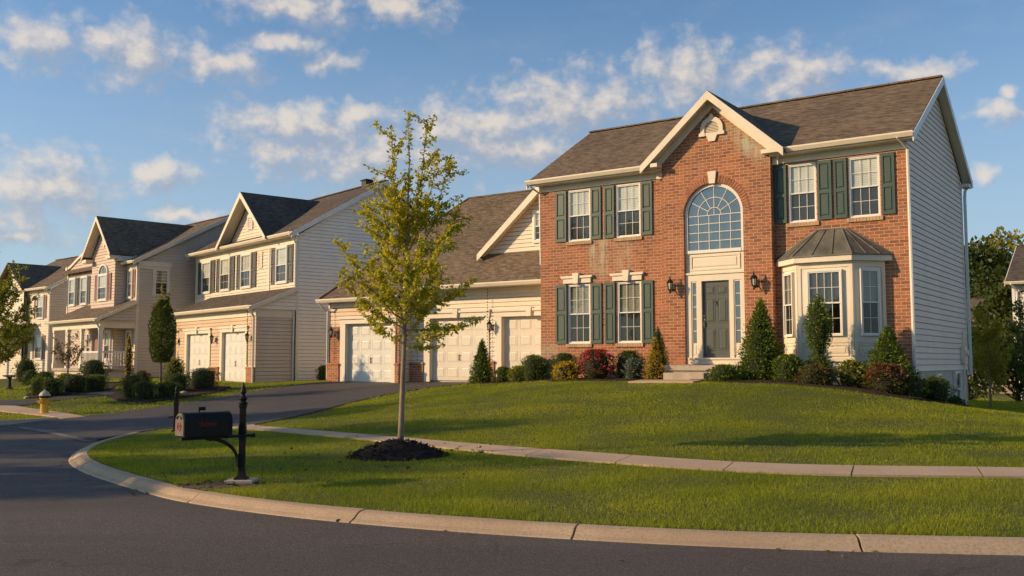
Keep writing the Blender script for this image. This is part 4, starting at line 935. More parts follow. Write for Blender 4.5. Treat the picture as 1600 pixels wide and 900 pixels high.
# ------------------------------------------------------------------ the cream house with two garage doors
def cream_house():
    H = thing('cream_house', 'cream house with steep front gable, dark shutters and two white garage doors', 'house', (-9.04, 39.9, 0), R(40 - 90))
    W, D, ZE = 10.8, 8.5, 6.9; F0 = front(0); GP = front(-1.75)
    s = MB(); siding(s, F0, rect(-W, 0, 4.3, ZE), .15); s.build('front_wall', M['siding_cream'], H)
    s = MB(); siding(s, rside(0), [(0.02, .3), (D, .3), (D, ZE), (D / 2, 9.55), (.02, ZE)], .15); s.build('side_wall', M['siding_white'], H)
    s = MB(); s.box(-W, -.06, .12, D, .0, ZE - .2); s.build('back_wall', M['siding_white'], H)
    s = MB(); s.mbox(F0, -W - .02, -W + .1, 4.4, 6.6, .002, .03); s.mbox(F0, -.1, 0.02, 4.4, 6.6, .002, .03); s.mbox(rside(0), 0, .1, .4, 6.9, .003, .03); s.mbox(F0, -2.62, -2.48, 4.45, 6.6, .018, .04)
    s.mbox(F0, -W - .02, .02, 6.55, 6.85, .018, .05); s.mbox(F0, -W - .3, .2, 6.85, 6.9, .002, .4); s.mbox(F0, -W, 0, 4.55, 4.68, .018, .035)
    s.build('corner_board', M['trim'], H)
    for a, c in ((-9.93, -8.94), (-7.68, -6.66), (-5.36, -4.34), (-1.78, -.80)):
        hung_window(H, F0, a, c, 4.98, 6.5, .06, 3, 2, 'blind', casing=.05)
        shutter(H, F0, a - .52, a - .07, 4.95, 6.53, .018, 'shutter_dark'); shutter(H, F0, c + .07, c + .52, 4.95, 6.53, .018, 'shutter_dark')
    v = MB(); v.ring(F0, -3.62, -3.20, 5.75, 6.5, .05, .018, .05)
    for i in range(8): z = 5.82 + i * .08; v.hexa([F0(-3.57, z, .045), F0(-3.25, z, .045), F0(-3.25, z, .02), F0(-3.57, z, .02), F0(-3.57, z + .06, .03), F0(-3.25, z + .06, .03), F0(-3.25, z + .06, .02), F0(-3.57, z + .06, .02)])
    v.build('wall_vent', M['trim'], H)
    gable_roof(H, -W - .25, .25, -.38, D + .38, 7.0, 9.72, 'roof2')
    rk = MB()
    for u in (-W - .28, .25):
        rk.plank((u, -.4, 6.98), (u, D / 2, 9.71), .22, (.03, 0, 0)); rk.plank((u, D + .4, 6.98), (u, D / 2, 9.71), .22, (.03, 0, 0))
    rk.slab([(.0, -.36, 6.86), (.25, -.36, 6.86), (.25, D / 2, 9.58), (.0, D / 2, 9.58)], .01); rk.build('rake_board', M['vinyl'], H)
    gutter(H, -W - .27, .27, -.38, 7.0)
    # front gable
    gc, ap, hw = -4.5, 9.3, 2.62; sl = (ap - 7.0) / hw
    s = MB(); siding(s, front(-.02), [(gc - 2.35, 6.98), (gc + 2.35, 6.98), (gc, 6.98 + 2.35 * sl)], .14); s.build('gable_wall', M['siding_cream'], H)
    s = MB()
    for sg in (-1, 1): s.slab([(gc, -.55, ap), (gc, 3.6, ap), (gc + sg * hw, -.33, 7.0), (gc + sg * hw, -.55, 7.0)], .10)
    s.build('gable_roof', M['roof2'], H)
    s = MB()
    for sg in (-1, 1):
        s.hexa([(gc, -.58, ap - .27), (gc + sg * hw, -.58, 7.0 - .2), (gc + sg * hw, -.55, 7.0 - .2), (gc, -.55, ap - .27), (gc, -.58, ap), (gc + sg * hw, -.58, 7.01), (gc + sg * hw, -.55, 7.01), (gc, -.55, ap)])
        s.slab([(gc, -.55, ap - .13), (gc, -.03, ap - .13), (gc + sg * 2.4, -.03, 7.07), (gc + sg * 2.4, -.55, 7.07)], .02)
    s.build('gable_trim', M['trim'], H)
    v = MB(); FG = front(-.02); v.ring(FG, gc - .28, gc + .28, 7.62, 8.25, .07, .018, .06)
    for i in range(6): v.mbox(FG, gc - .21, gc + .21, 7.71 + i * .085, 7.76 + i * .085, .02, .045)
    v.prism(FG, [(gc - .28, 8.25), (gc + .28, 8.25), (gc, 8.45)], .018, .06); v.build('gable_vent', M['vinyl'], H)
    # garage block under a pent roof
    s = MB(); siding(s, GP, rect(-8.62, 0, 2.95, 3.75), .15); siding(s, GP, rect(-8.62, -7.5, .6, 2.95), .15); siding(s, GP, rect(-4.53, -3.5, .6, 2.95), .15); siding(s, GP, rect(-.72, 0, .6, 2.95), .15); s.build('garage_front_wall', M['siding_tan'], H)
    s = MB(); siding(s, wallmap((-.12, -1.75), (-.12, 0)), [(0, .4), (1.75, .4), (1.75, 3.7), (0, 3.7)], .15); s.poly([GP(-8.6, .4, -.25), GP(-.1, .4, -.25), GP(-.1, 3.7, -.25), GP(-8.6, 3.7, -.25)]); s.build('garage_side_wall', M['siding_beige'], H)
    s = MB(); s.poly([(-8.62, -1.75, .4), (-8.62, 0, .4), (-8.62, 0, 4.6), (-8.62, -1.75, 3.7)]); siding(s, wallmap((0, -1.75), (0, 0)), [(-.2, 3.72), (1.75, 3.72), (1.75, 4.6)], .15); s.build('pent_end_wall', M['siding_white'], H)
    for a0, a1, z0 in ((-7.25, -4.75, .80), (-3.28, -.95, .73)):
        garage_door(H, GP, a0, a1, z0, 2.85, -.1, 4, 'garage_door_white')
        t = MB(); w = .22
        t.mbox(GP, a0 - w, a0, z0 - .1, 2.85, -.15, .05); t.mbox(GP, a1, a1 + w, z0 - .1, 2.85, -.15, .05); t.mbox(GP, a0 - w - .02, a1 + w + .02, 2.85, 3.0, -.15, .06); t.mbox(GP, a0 - w - .06, a1 + w + .06, 3.0, 3.08, .003, .10)
        key(t, GP, (a0 + a1) / 2, 2.83, 3.14, .14, .2, .02, .13); t.build('door_trim', M['trim'], H)
    b = MB()
    for a0, a1 in ((-8.66, -7.52), (-4.5, -3.52), (-.72, .02)):
        b.mbox(GP, a0, a1, .3, 1.3, .018, .09); b.mbox(GP, a0 - .02, a1 + .02, 1.3, 1.37, .016, .12)
    b.build('brick_base', M['brick_plain'], H)
    s = MB(); s.slab([(-8.9, -2.08, 3.86), (.22, -2.08, 3.86), (.22, -.002, 4.72), (-8.9, -.002, 4.72)], .10); s.build('pent_roof', M['roof2'], H)
    s = MB(); s.plank((.22, -2.1, 3.85), (.22, -.0, 4.72), .17, (.03, 0, 0)); s.mbox(GP, -8.65, .02, 3.45, 3.74, .017, .05); s.mbox(GP, -8.9, .2, 3.735, 3.765, .003, .33); s.mbox(rside(-.12), -1.75, -.0, 3.42, 3.73, .018, .05); s.build('pent_trim', M['trim'], H)
    gutter(H, -8.92, .25, -2.09, 3.87)
    downspout(H, [(.1, -2.15, 3.76), (.06, -1.98, 3.55), (-.02, -1.86, 3.42), (-.02, -1.86, .7)], r=.05)
    downspout(H, [(.14, -.45, 6.9), (.12, -.2, 6.7), (.06, -.08, 6.55), (.06, -.08, 4.72)], r=.045)
    downspout(H, [(-.04, -.08, 3.7), (-.04, -.08, .6)], r=.045)
    for a in (-8.35, -4.0, -.42): lantern(H, GP, a, 2.62, 1.0)
    for a in (-8.42, -.55):
        c = MB(); z = 3.6
        while z > 1.45: c.lathe([(.014, 0), (.03, .03), (.014, .055)], 5, GP(a, z, .14)); z -= .1
        c.build('rain_chain', M['bronze'], H)
    s = MB(); s.box(-1.7, -1.3, 4.1, 4.5, 9.4, 9.95); s.box(-1.75, -1.25, 4.05, 4.55, 9.95, 10.0); s.build('roof_vent', M['bronze'], H)
    return H
cream_house()

# ------------------------------------------------------------------ the porch house
def porch_house():
    H = thing('porch_house', 'warm beige house with pillared front porch, arched upper window and curved roof edge', 'house', (-18.51, 47.0, 0), R(44 - 90))
    W, D = 9.5, 9.5; F0 = front(0); FB = front(-.6); ZE = 6.45
    s = MB()
    curve = [(-9.5, 6.86), (-9.2, 6.9), (-8.7, 7.05), (-8.09, 7.26), (-7.3, 7.5), (-6.24, 7.68), (-5.3, 7.72), (-4.2, 7.72)]
    for i in range(len(curve) - 1): siding(s, F0, [(curve[i][0], 6.5), (curve[i + 1][0], 6.5), curve[i + 1], curve[i]], .15)
    siding(s, F0, rect(-9.5, 0, .5, 6.5), .15); s.build('front_wall', M['siding_pink'], H)
    s = MB()
    for i in range(len(curve) - 2):
        (a0, z0), (a1, z1) = curve[i], curve[i + 1]
        s.hexa([F0(a0, z0 - .12, .09), F0(a1, z1 - .12, .09), F0(a1, z1 - .12, -.3), F0(a0, z0 - .12, -.3), F0(a0, z0 + .03, .09), F0(a1, z1 + .03, .09), F0(a1, z1 + .03, -.3), F0(a0, z0 + .03, -.3)])
    s.mbox(F0, -9.65, -9.4, 6.72, 6.9, -.2, .12); s.build('curved_trim', M['trim'], H)
    s = MB(); gc, ap = -2.75, 9.0; hw = 1.9; sl = (ap - 6.95) / hw
    siding(s, FB, [(-4.3, 4.0), (-1.25, 4.0), (-1.25, 7.05), (gc, 7.05 + 1.5 * sl), (-4.3, 7.05)], .15)
    siding(s, FB, rect(-4.3, -1.25, .5, 4.0), .15)
    s.poly([(-4.3, -.6, .5), (-4.3, 0, .5), (-4.3, 0, 7.1), (-4.3, -.6, 7.1)]); s.build('bay_wall', M['siding_pink'], H)
    s = MB(); siding(s, wallmap((-1.25, -.6), (-1.25, 0)), rect(0, .6, .5, 7.1), .15); s.build('bay_side_wall', M['siding_beige'], H)
    s = MB(); siding(s, rside(0), [(0, .4), (D, .4), (D, ZE), (D / 2, 9.1), (0, ZE)], .15); s.build('side_wall', M['siding_beige'], H)
    s = MB(); s.box(-W + .02, -.05, .1, D, .3, ZE - .1); s.poly([(-W, 0, .4), (-W, D, .4), (-W, D, ZE), (-W, D / 2, 9.1), (-W, 0, ZE)]); s.build('back_wall', M['siding_beige'], H)
    gable_roof(H, -W - .1, .25, -.3, D + .3, 6.56, 9.3, 'roof')
    s = MB()
    for sg in (-1, 1): s.slab([(gc, -1.05, ap), (gc, 4.55, ap), (gc + sg * hw, .2, 6.95), (gc + sg * hw, -1.05, 6.95)], .1)
    s.build('gable_roof', M['roof'], H)
    s = MB()
    for sg in (-1, 1):
        u = gc + sg * hw
        s.hexa([(gc, -1.08, ap - .26), (u, -1.08, 6.78), (u, -1.05, 6.78), (gc, -1.05, ap - .26), (gc, -1.08, ap), (u, -1.08, 6.96), (u, -1.05, 6.96), (gc, -1.05, ap)])
        s.slab([(gc, -1.05, ap - .13), (gc, -.61, ap - .13), (gc + sg * 1.7, -.61, 7.04), (gc + sg * 1.7, -1.05, 7.04)], .02)
        s.box(min(u, gc + sg * 1.3), max(u, gc + sg * 1.3), -1.04, -.62, 6.70, 6.86)
    s.box(gc + 1.3, gc + hw, -.62, .3, 6.6, 6.93); s.mbox(F0, -1.25, .02, 6.2, 6.45, .018, .05); s.plank((.25, -.32, 6.55), (.25, D / 2, 9.3), .2, (.03, 0, 0)); s.plank((.25, D + .32, 6.55), (.25, D / 2, 9.3), .2, (.03, 0, 0))
    s.mbox(rside(0), 0, 1.7, 6.34, 6.58, .018, .12); s.mbox(rside(0), 0, 1.65, 6.2, 6.34, .018, .06); s.mbox(rside(0), .76, .86, 4.9, 6.2, .018, .05); s.mbox(rside(0), 1.55, 1.65, 4.4, 6.2, .018, .05); s.mbox(F0, -.1, .02, .9, 6.2, .002, .03); s.mbox(rside(0), 0, .1, .9, 6.2, .002, .03)
    s.mbox(F0, -9.52, -9.4, .8, 6.75, .018, .04)
    s.build('house_trim', M['trim'], H)
    gutter(H, -1.2, .27, -.3, 6.56)
    hung_window(H, F0, -9.1, -8.25, 4.72, 6.2, .06, 3, 2, 'blind', casing=.06); hung_window(H, F0, -7.35, -6.5, 4.72, 6.2, .06, 3, 2, 'blind', casing=.06)
    for a0, a1 in ((-9.5, -9.18), (-8.17, -7.85), (-7.75, -7.43), (-6.42, -6.1)): shutter(H, F0, a0, a1, 4.7, 6.22, .018, 'shutter_dark')
    hung_window(H, FB, -3.25, -2.15, 4.72, 6.0, .06, 4, 2, 'blind', casing=.06)
    aw = MB(); cx = -2.7
    pts = [(cx + .61 * math.cos(t), 6.06 + .5 * math.sin(t)) for t in [math.pi * i / 14 for i in range(15)]]; ins = [(cx + .53 * math.cos(t), 6.06 + .42 * math.sin(t)) for t in [math.pi * i / 14 for i in range(15)]]
    for i in range(14): aw.prism(FB, [pts[i], pts[i + 1], ins[i + 1], ins[i]], .018, .08)
    for t in (45, 90, 135): aw.mbox(FB, cx + .5 * math.cos(R(t)) * .5 - .012, cx + .5 * math.cos(R(t)) * .5 + .012, 6.07, 6.06 + .42 * math.sin(R(t)) * .9, .04, .06)
    ao = aw.build('arched_transom', M['vinyl'], H)
    q = MB(); q.poly([FB(a, z, .035) for a, z in ins]); q.build('pane', M['glass_sky'], ao)
    q = MB(); q.poly([FB(a, z, .022) for a, z in ins]); q.build('pane_backing', M['blind'], ao)
    for a0, a1 in ((-3.75, -3.38), (-2.02, -1.65)): shutter(H, FB, a0, a1, 4.7, 6.05, .018, 'shutter_red')
    hung_window(H, F0, -1.0, -.5, 4.78, 6.15, .06, 2, 2, 'blind', casing=.06); shutter(H, F0, -1.2, -1.08, 4.78, 6.15, .018, 'shutter_red'); shutter(H, F0, -.42, -.14, 4.78, 6.15, .018, 'shutter_red')
    hung_window(H, rside(0), .86, 1.55, 4.9, 6.2, .05, 2, 2, 'blind_dim')
    v = MB(); c = FB(gc, 7.75, .04)
    pts = [(gc + .16 * math.cos(t), 7.72 + .3 * math.sin(t)) for t in [2 * math.pi * i / 16 for i in range(16)]]; v.prism(FB, pts, .018, .05)
    for i in range(5): v.mbox(FB, gc - .1, gc + .1, 7.55 + i * .08, 7.58 + i * .08, .05, .06)
    v.build('gable_vent', M['trim'], H)
    # front porch
    p = MB(); p.box(-6.5, .0, -1.72, -.02, 1.12, 1.26); p.build('porch_floor', M['stone'], H)
    p = MB(); p.box(-6.4, -.08, -1.62, -.03, .3, 1.12); p.build('porch_base', M['siding_beige'], H)
    p = MB(); p.slab([(-6.75, -1.98, 3.66), (.22, -1.98, 3.66), (.22, -.002, 4.62), (-6.75, -.002, 4.62)], .1); p.build('porch_roof', M['roof'], H)
    p = MB(); p.box(-6.5, .0, -1.74, -1.55, 3.22, 3.54); p.box(-.14, .0, -1.55, -.02, 3.22, 3.54); p.box(-6.7, .2, -1.95, -.02, 3.54, 3.56); p.plank((.22, -2.0, 3.65), (.22, 0, 4.62), .16, (.03, 0, 0)); p.build('porch_beam', M['trim'], H)
    s = MB(); siding(s, rside(0), [(-1.7, 3.57), (0, 3.57), (0, 4.45)], .15); s.build('porch_end_wall', M['siding_beige'], H)
    gutter(H, -6.78, .25, -1.99, 3.67); downspout(H, [(.1, -2.05, 3.55), (.06, -1.9, 3.4), (.03, -1.76, 3.2), (.03, -1.76, 1.3)], r=.05)
    for u in (-6.35, -4.4, -2.5, -.12):
        p = MB(); p.box(u - .1, u + .1, -1.74, -1.54, 1.26, 1.5); p.box(u - .075, u + .075, -1.715, -1.565, 1.5, 3.1); p.box(u - .1, u + .1, -1.74, -1.54, 3.1, 3.22); p.build('porch_post', M['siding_white'], H)
    p = MB(); p.box(-.1, -.04, -1.54, -.03, 2.02, 2.1); p.box(-.1, -.04, -1.54, -.03, 1.36, 1.42)
    for i in range(11): n = -1.48 + i * .138; p.box(-.085, -.055, n - .015, n + .015, 1.42, 2.02)
    p.box(-2.4, -.22, -1.68, -1.62, 2.02, 2.1); p.box(-2.4, -.22, -1.68, -1.62, 1.36, 1.42)
    for i in range(15): u = -2.3 + i * .14; p.box(u - .015, u + .015, -1.665, -1.635, 1.42, 2.02)
    p.build('porch_railing', M['vinyl'], H)
    hung_window(H, FB, -2.2, -1.5, 1.7, 3.1, .06, 2, 2, 'blind', casing=.06); hung_window(H, F0, -1.0, -.45, 1.6, 3.1, .06, 2, 2, 'blind_dim', casing=.06)
    hung_window(H, F0, -6.2, -5.2, 1.6, 3.1, .06, 3, 2, 'blind_dim', casing=.06)
    d = MB(); d.mbox(FB, -3.95, -2.95, 1.27, 3.05, .018, .06)
    for c0 in (-3.85, -3.4):
        for z0, z1 in ((1.4, 2.0), (2.1, 2.9)): d.frustum(FB, c0, c0 + .36, z0, z1, .06, .075, .03)
    pd = d.build('front_door', M['shutter_red'], H); k = MB(); k.lathe([(.02, -.03), (.035, 0), (.02, .03)], 8, FB(-3.03, 2.1, .1)); k.build('handle', M['brass'], pd)
    return H
porch_house()

def far_house():
    H = thing('far_house', 'pale two-storey house partly hidden by the leafy street tree at the picture edge', 'house', (-28.07, 58.0, 0), R(48 - 90))
    W, D = 10.0, 9.0; F0 = front(0); ZE = 6.05
    s = MB(); siding(s, F0, rect(-W, 0, .3, ZE), .15); s.build('front_wall', M['siding_cream'], H)
    s = MB(); siding(s, rside(0), [(0, .3), (D, .3), (D, ZE), (D / 2, 8.6), (0, ZE)], .15); s.build('side_wall', M['siding_cream'], H)
    s = MB(); s.box(-W + .02, -.05, .1, D, .2, ZE - .1); s.build('back_wall', M['siding_beige'], H)
    gable_roof(H, -W - .25, .25, -.35, D + .35, 6.12, 8.85, 'roof')
    s = MB(); s.mbox(F0, -.1, .02, .5, 5.8, .018, .04); s.mbox(F0, -W, .02, 5.78, 6.02, .018, .05); s.plank((.25, -.37, 6.11), (.25, D / 2, 8.85), .2, (.03, 0, 0)); s.plank((.25, D + .37, 6.11), (.25, D / 2, 8.85), .2, (.03, 0, 0)); s.build('house_trim', M['trim'], H)
    gutter(H, -W - .27, .27, -.35, 6.12)
    downspout(H, [(.05, -.45, 6.0), (.06, -.1, 5.7), (.06, -.06, 5.6), (.06, -.06, .7)], r=.05)
    for a, c in ((-1.9, -.95), (-4.6, -3.6), (-7.5, -6.5)):
        for z0, z1 in ((4.25, 5.65), (1.75, 3.2)):
            hung_window(H, F0, a, c, z0, z1, .06, 2, 2, 'blind', casing=.06)
            shutter(H, F0, a - .42, a - .09, z0, z1, .018, 'shutter_red'); shutter(H, F0, c + .09, c + .42, z0, z1, .018, 'shutter_red')
    s = MB(); gc = -5.4
    siding(s, front(-.3), [(gc - 2.1, .3), (gc + 2.1, .3), (gc + 2.1, 6.05), (gc, 7.6), (gc - 2.1, 6.05)], .15); s.build('gable_wall', M['siding_cream'], H)
    s = MB()
    for sg in (-1, 1): s.slab([(gc, -.6, 7.95), (gc, 2.8, 7.95), (gc + sg * 2.5, -.3, 6.12), (gc + sg * 2.5, -.6, 6.12)], .1)
    s.build('gable_roof', M['roof'], H)
    p = MB(); p.box(-9.5, -2.4, -2.2, -.31, 3.3, 3.5); p.slab([(-9.7, -2.4, 3.55), (-2.2, -2.4, 3.55), (-2.2, -.31, 4.1), (-9.7, -.31, 4.1)], .1)
    for u in (-9.3, -7, -4.8, -2.55): p.box(u - .1, u + .1, -2.15, -1.95, .4, 3.3)
    p.build('porch', M['trim'], H)
    return H
far_house()

def side_house():
    fr = frame(23.75, 45.2, HOUSE_ANG)
    H = thing('side_house', 'neighbouring white-sided house cut off by the picture edge behind small trees', 'house', (23.75, 45.2, 0), R(HOUSE_ANG - 90))
    W, D = 11, 8; F0 = front(0)
    s = MB(); siding(s, F0, rect(0, W, -.6, 5.3), .15); s.build('front_wall', M['siding_white'], H)
    s = MB(); s.box(.02, W, .1, D, -.8, 5.2); s.poly([(0, 0, -.6), (0, D, -.6), (0, D, 5.3), (0, D / 2, 7.2), (0, 0, 5.3)]); s.poly([(W, 0, -.6), (W, D, -.6), (W, D, 5.3), (W, D / 2, 7.2), (W, 0, 5.3)]); s.build('back_wall', M['siding_white'], H)
    gable_roof(H, -.25, W + .3, -.4, D + .4, 5.36, 7.5, 'roof2')
    s = MB(); s.mbox(F0, -.02, .1, -.5, 5.1, .018, .04); s.mbox(F0, -.02, W, 5.05, 5.28, .018, .05); s.plank((-.28, -.42, 5.35), (-.28, D / 2, 7.5), .2, (.03, 0, 0)); s.build('house_trim', M['vinyl'], H)
    gutter(H, -.28, W, -.4, 5.36); downspout(H, [(.0, -.5, 5.25), (.2, -.2, 5.0), (.2, -.07, 4.9), (.2, -.07, -.3)], r=.05)
    hung_window(H, F0, 1.6, 2.5, 3.2, 4.6, .06, 3, 2, 'blind', casing=.06); hung_window(H, F0, 1.6, 2.5, .5, 1.9, .06, 3, 2, 'blind_dim', casing=.06)
    return H
side_house()
def brick_cottage():
    H = thing('brick_cottage', 'small distant pinkish house with brown roof seen through the gap behind the brick house', 'house', (27.6, 61.0, 0), R(-20))
    s = MB(); siding(s, front(0), rect(0, 9, -.6, 4.3), .2); siding(s, lside(0), [(-7, -.6), (0, -.6), (0, 4.3), (-3.5, 5.5), (-7, 4.3)], .2); s.box(.05, 9, .1, 7, -.6, 4.2); s.build('wall', M['siding_pink'], H)
    gable_roof(H, -.3, 9.3, -.4, 7.4, 4.3, 5.8, 'roof')
    for a in (.8, 4, 7): hung_window(H, front(0), a, a + .9, 1.9, 3.3, .06, 2, 2, 'blind', casing=.07)
    s = MB(); s.plank((-.33, -.42, 4.3), (-.33, 3.5, 5.8), .2, (.03, 0, 0)); s.mbox(front(0), 0, 9, 4.05, 4.28, .02, .06); s.build('house_trim', M['trim'], H)
brick_cottage()

# ------------------------------------------------------------------ vegetation
def leaves_geo(P, D, size, aspect=.5, fold=.25, rng=RNG, jit=.6):
    """P (N,3) leaf bases, D (N,3) preferred directions -> verts (N*4,3): base, left, tip, right of a folded diamond"""
    n = len(P); D = D + rng.normal(0, jit, (n, 3)); D /= np.linalg.norm(D, axis=1)[:, None] + 1e-9
    Rv = rng.normal(0, 1, (n, 3)); S = np.cross(D, Rv); S /= np.linalg.norm(S, axis=1)[:, None] + 1e-9
    N = np.cross(S, D); L = size * rng.uniform(.65, 1.35, n)[:, None]
    mid = P + D * L * .45
    V = np.stack([P, mid + S * L * aspect * .5 + N * L * fold * .3, P + D * L, mid - S * L * aspect * .5 + N * L * fold * .3], 1)
    return V.reshape(-1, 3)

def shrub(name, label, cat, x, y, h, r, mat, shape='ball', n=2600, leaf=.05, seed=0, group=None, z=None, squash=1.0, aspect=.5, extra=None, lump=.22, core='core', dirup=.3):
    rng = np.random.default_rng(seed + 100); z0 = tz(x, y) - .02 if z is None else z
    T = thing(name, label, cat, (x, y, z0), rng.uniform(0, 6), group)
    def prof(t):
        if shape == 'ball': return np.sqrt(np.clip(1 - (2 * (t * .94 + .05) - 1) ** 2, 0, 1)) ** .8
        if shape == 'low': return np.clip(np.sqrt(np.clip(1 - t ** 2, 0, 1)), 0, 1) * (.75 + .25 * np.clip(t * 4, 0, 1))
        if shape == 'cone': return np.clip((1 - t), 0, 1) ** .78 * np.clip(t * 7 + .62, 0, 1)
        if shape == 'pyr': return np.clip((1 - t), 0, 1) ** .85 * np.clip(t * 5 + .7, 0, 1)
        if shape == 'box': return np.clip(1 - np.abs(2 * t - 1) ** 5, 0, 1) ** .35 * (.93 + .07 * t)
        if shape == 'column': return np.clip(np.sin(np.pi * np.clip(t * .93 + .07, 0, 1)), 0, 1) ** .55 * (1 - .35 * t)
        if shape == 'flame': return np.clip(np.sin(np.pi * np.clip(t * .8 + .2, 0, 1)), 0, 1) ** .6 * (1.05 - .35 * t)
        if shape == 'topiary':
            a = np.clip(np.sin(np.pi * np.clip((t - .36) / .64 * .96 + .04, 0, 1)), 0, 1) ** .6 * np.where(t > .36, 1, 0) * (1.05 - .3 * t)
            b = np.clip(np.sin(np.pi * np.clip(t / .36 * .8 + .2, 0, 1)), 0, 1) ** .5 * np.where(t < .36, 1, 0) * 1.0
            return np.maximum(np.maximum(a, b), .3 * (np.abs(t - .36) < .1))
    # sample surface ~ profile, biased to the outside
    m = int(n * 2.2); t = rng.uniform(0, 1, m); keep = rng.uniform(0, 1, m) < np.clip(prof(t) + .12, 0, 1)
    if shape in ('ball', 'box', 'low'):
        # extra leaves on the top
        t = np.where(rng.uniform(0, 1, m) < .22, 1 - rng.uniform(0, 1, m) ** 2 * .3, t); keep = np.ones(m, bool)
    t = t[keep][:n]; k = len(t); th = rng.uniform(0, 2 * np.pi, k)
    q = 1 - rng.uniform(0, 1, k) ** 2 * .45
    if shape in ('ball', 'box', 'low'): q = np.where(t > .8, np.sqrt(rng.uniform(0, 1, k)), q)
    ph = rng.uniform(0, 6, 6)
    lumpv = 1 + lump * (.5 * np.sin(3 * th + 9 * t + ph[0]) + .35 * np.sin(5 * th - 13 * t + ph[1]) + .35 * np.sin(2 * th + 23 * t + ph[2]))
    q = np.where(rng.uniform(0, 1, k) < .07, rng.uniform(1.03, 1.2, k), q)
    rad = r * prof(t) * q * lumpv + rng.normal(0, .035 * r, k)
    P = np.stack([rad * np.cos(th), rad * np.sin(th) * squash, t * h + rng.normal(0, .02 * h, k)], 1); P[:, 2] = np.maximum(P[:, 2], .01)
    D = np.stack([np.cos(th), np.sin(th), np.full(k, dirup) + t * .6], 1)
    V = leaves_geo(P - D * leaf * .3, D, leaf, aspect, rng=rng)
    o = fast_mesh('foliage', V, 4, M[mat], T)
    if extra:
        em, en, es, et, ename = extra
        kk = rng.uniform(0, 1, en); te = 1 - kk ** 1.5 * et; the = rng.uniform(0, 2 * np.pi, en)
        if shape in ('ball', 'low'): te = np.clip(te, 0, .97)
        re = r * np.maximum(prof(te), .1) * rng.uniform(.75, 1.1, en)
        Pe = np.stack([re * np.cos(the), re * np.sin(the) * squash, te * h + .02], 1)
        De = np.stack([np.cos(the) * .6, np.sin(the) * .6, np.full(en, .9)], 1)
        # small tufts of several petals or tips
        Pe = np.repeat(Pe, 6, 0) + rng.normal(0, es * .35, (en * 6, 3)); De = np.repeat(De, 6, 0)
        fast_mesh(ename, leaves_geo(Pe, De, es, .8, rng=rng, jit=.9), 4, M[em], T)
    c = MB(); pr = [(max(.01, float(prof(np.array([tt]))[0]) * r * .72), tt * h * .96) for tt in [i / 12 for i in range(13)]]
    c.lathe(pr, 12); co = c.build('twigs', M[core], T, smooth=True); co.scale = (1, squash, 1)  # opaque core, no separate twigs; the shrub's inner shade is its dark colour
    return T

def tube_tree(branches, n=7):
    mb = MB()
    for pts, rad in branches: mb.tube(pts, rad, n if rad[0] > .02 else 5)
    return mb
def curve_pts(p0, p1, up, k=6, wob=.02, rng=RNG):
    p0 = np.array(p0, float); p1 = np.array(p1, float); c = p0 + (p1 - p0) * .5 + np.array([0, 0, up])
    out = []
    for i in range(k + 1):
        t = i / k; p = (1 - t) ** 2 * p0 + 2 * t * (1 - t) * c + t * t * p1
        if 0 < i < k: p = p + rng.normal(0, wob, 3)
        out.append(p)
    return out

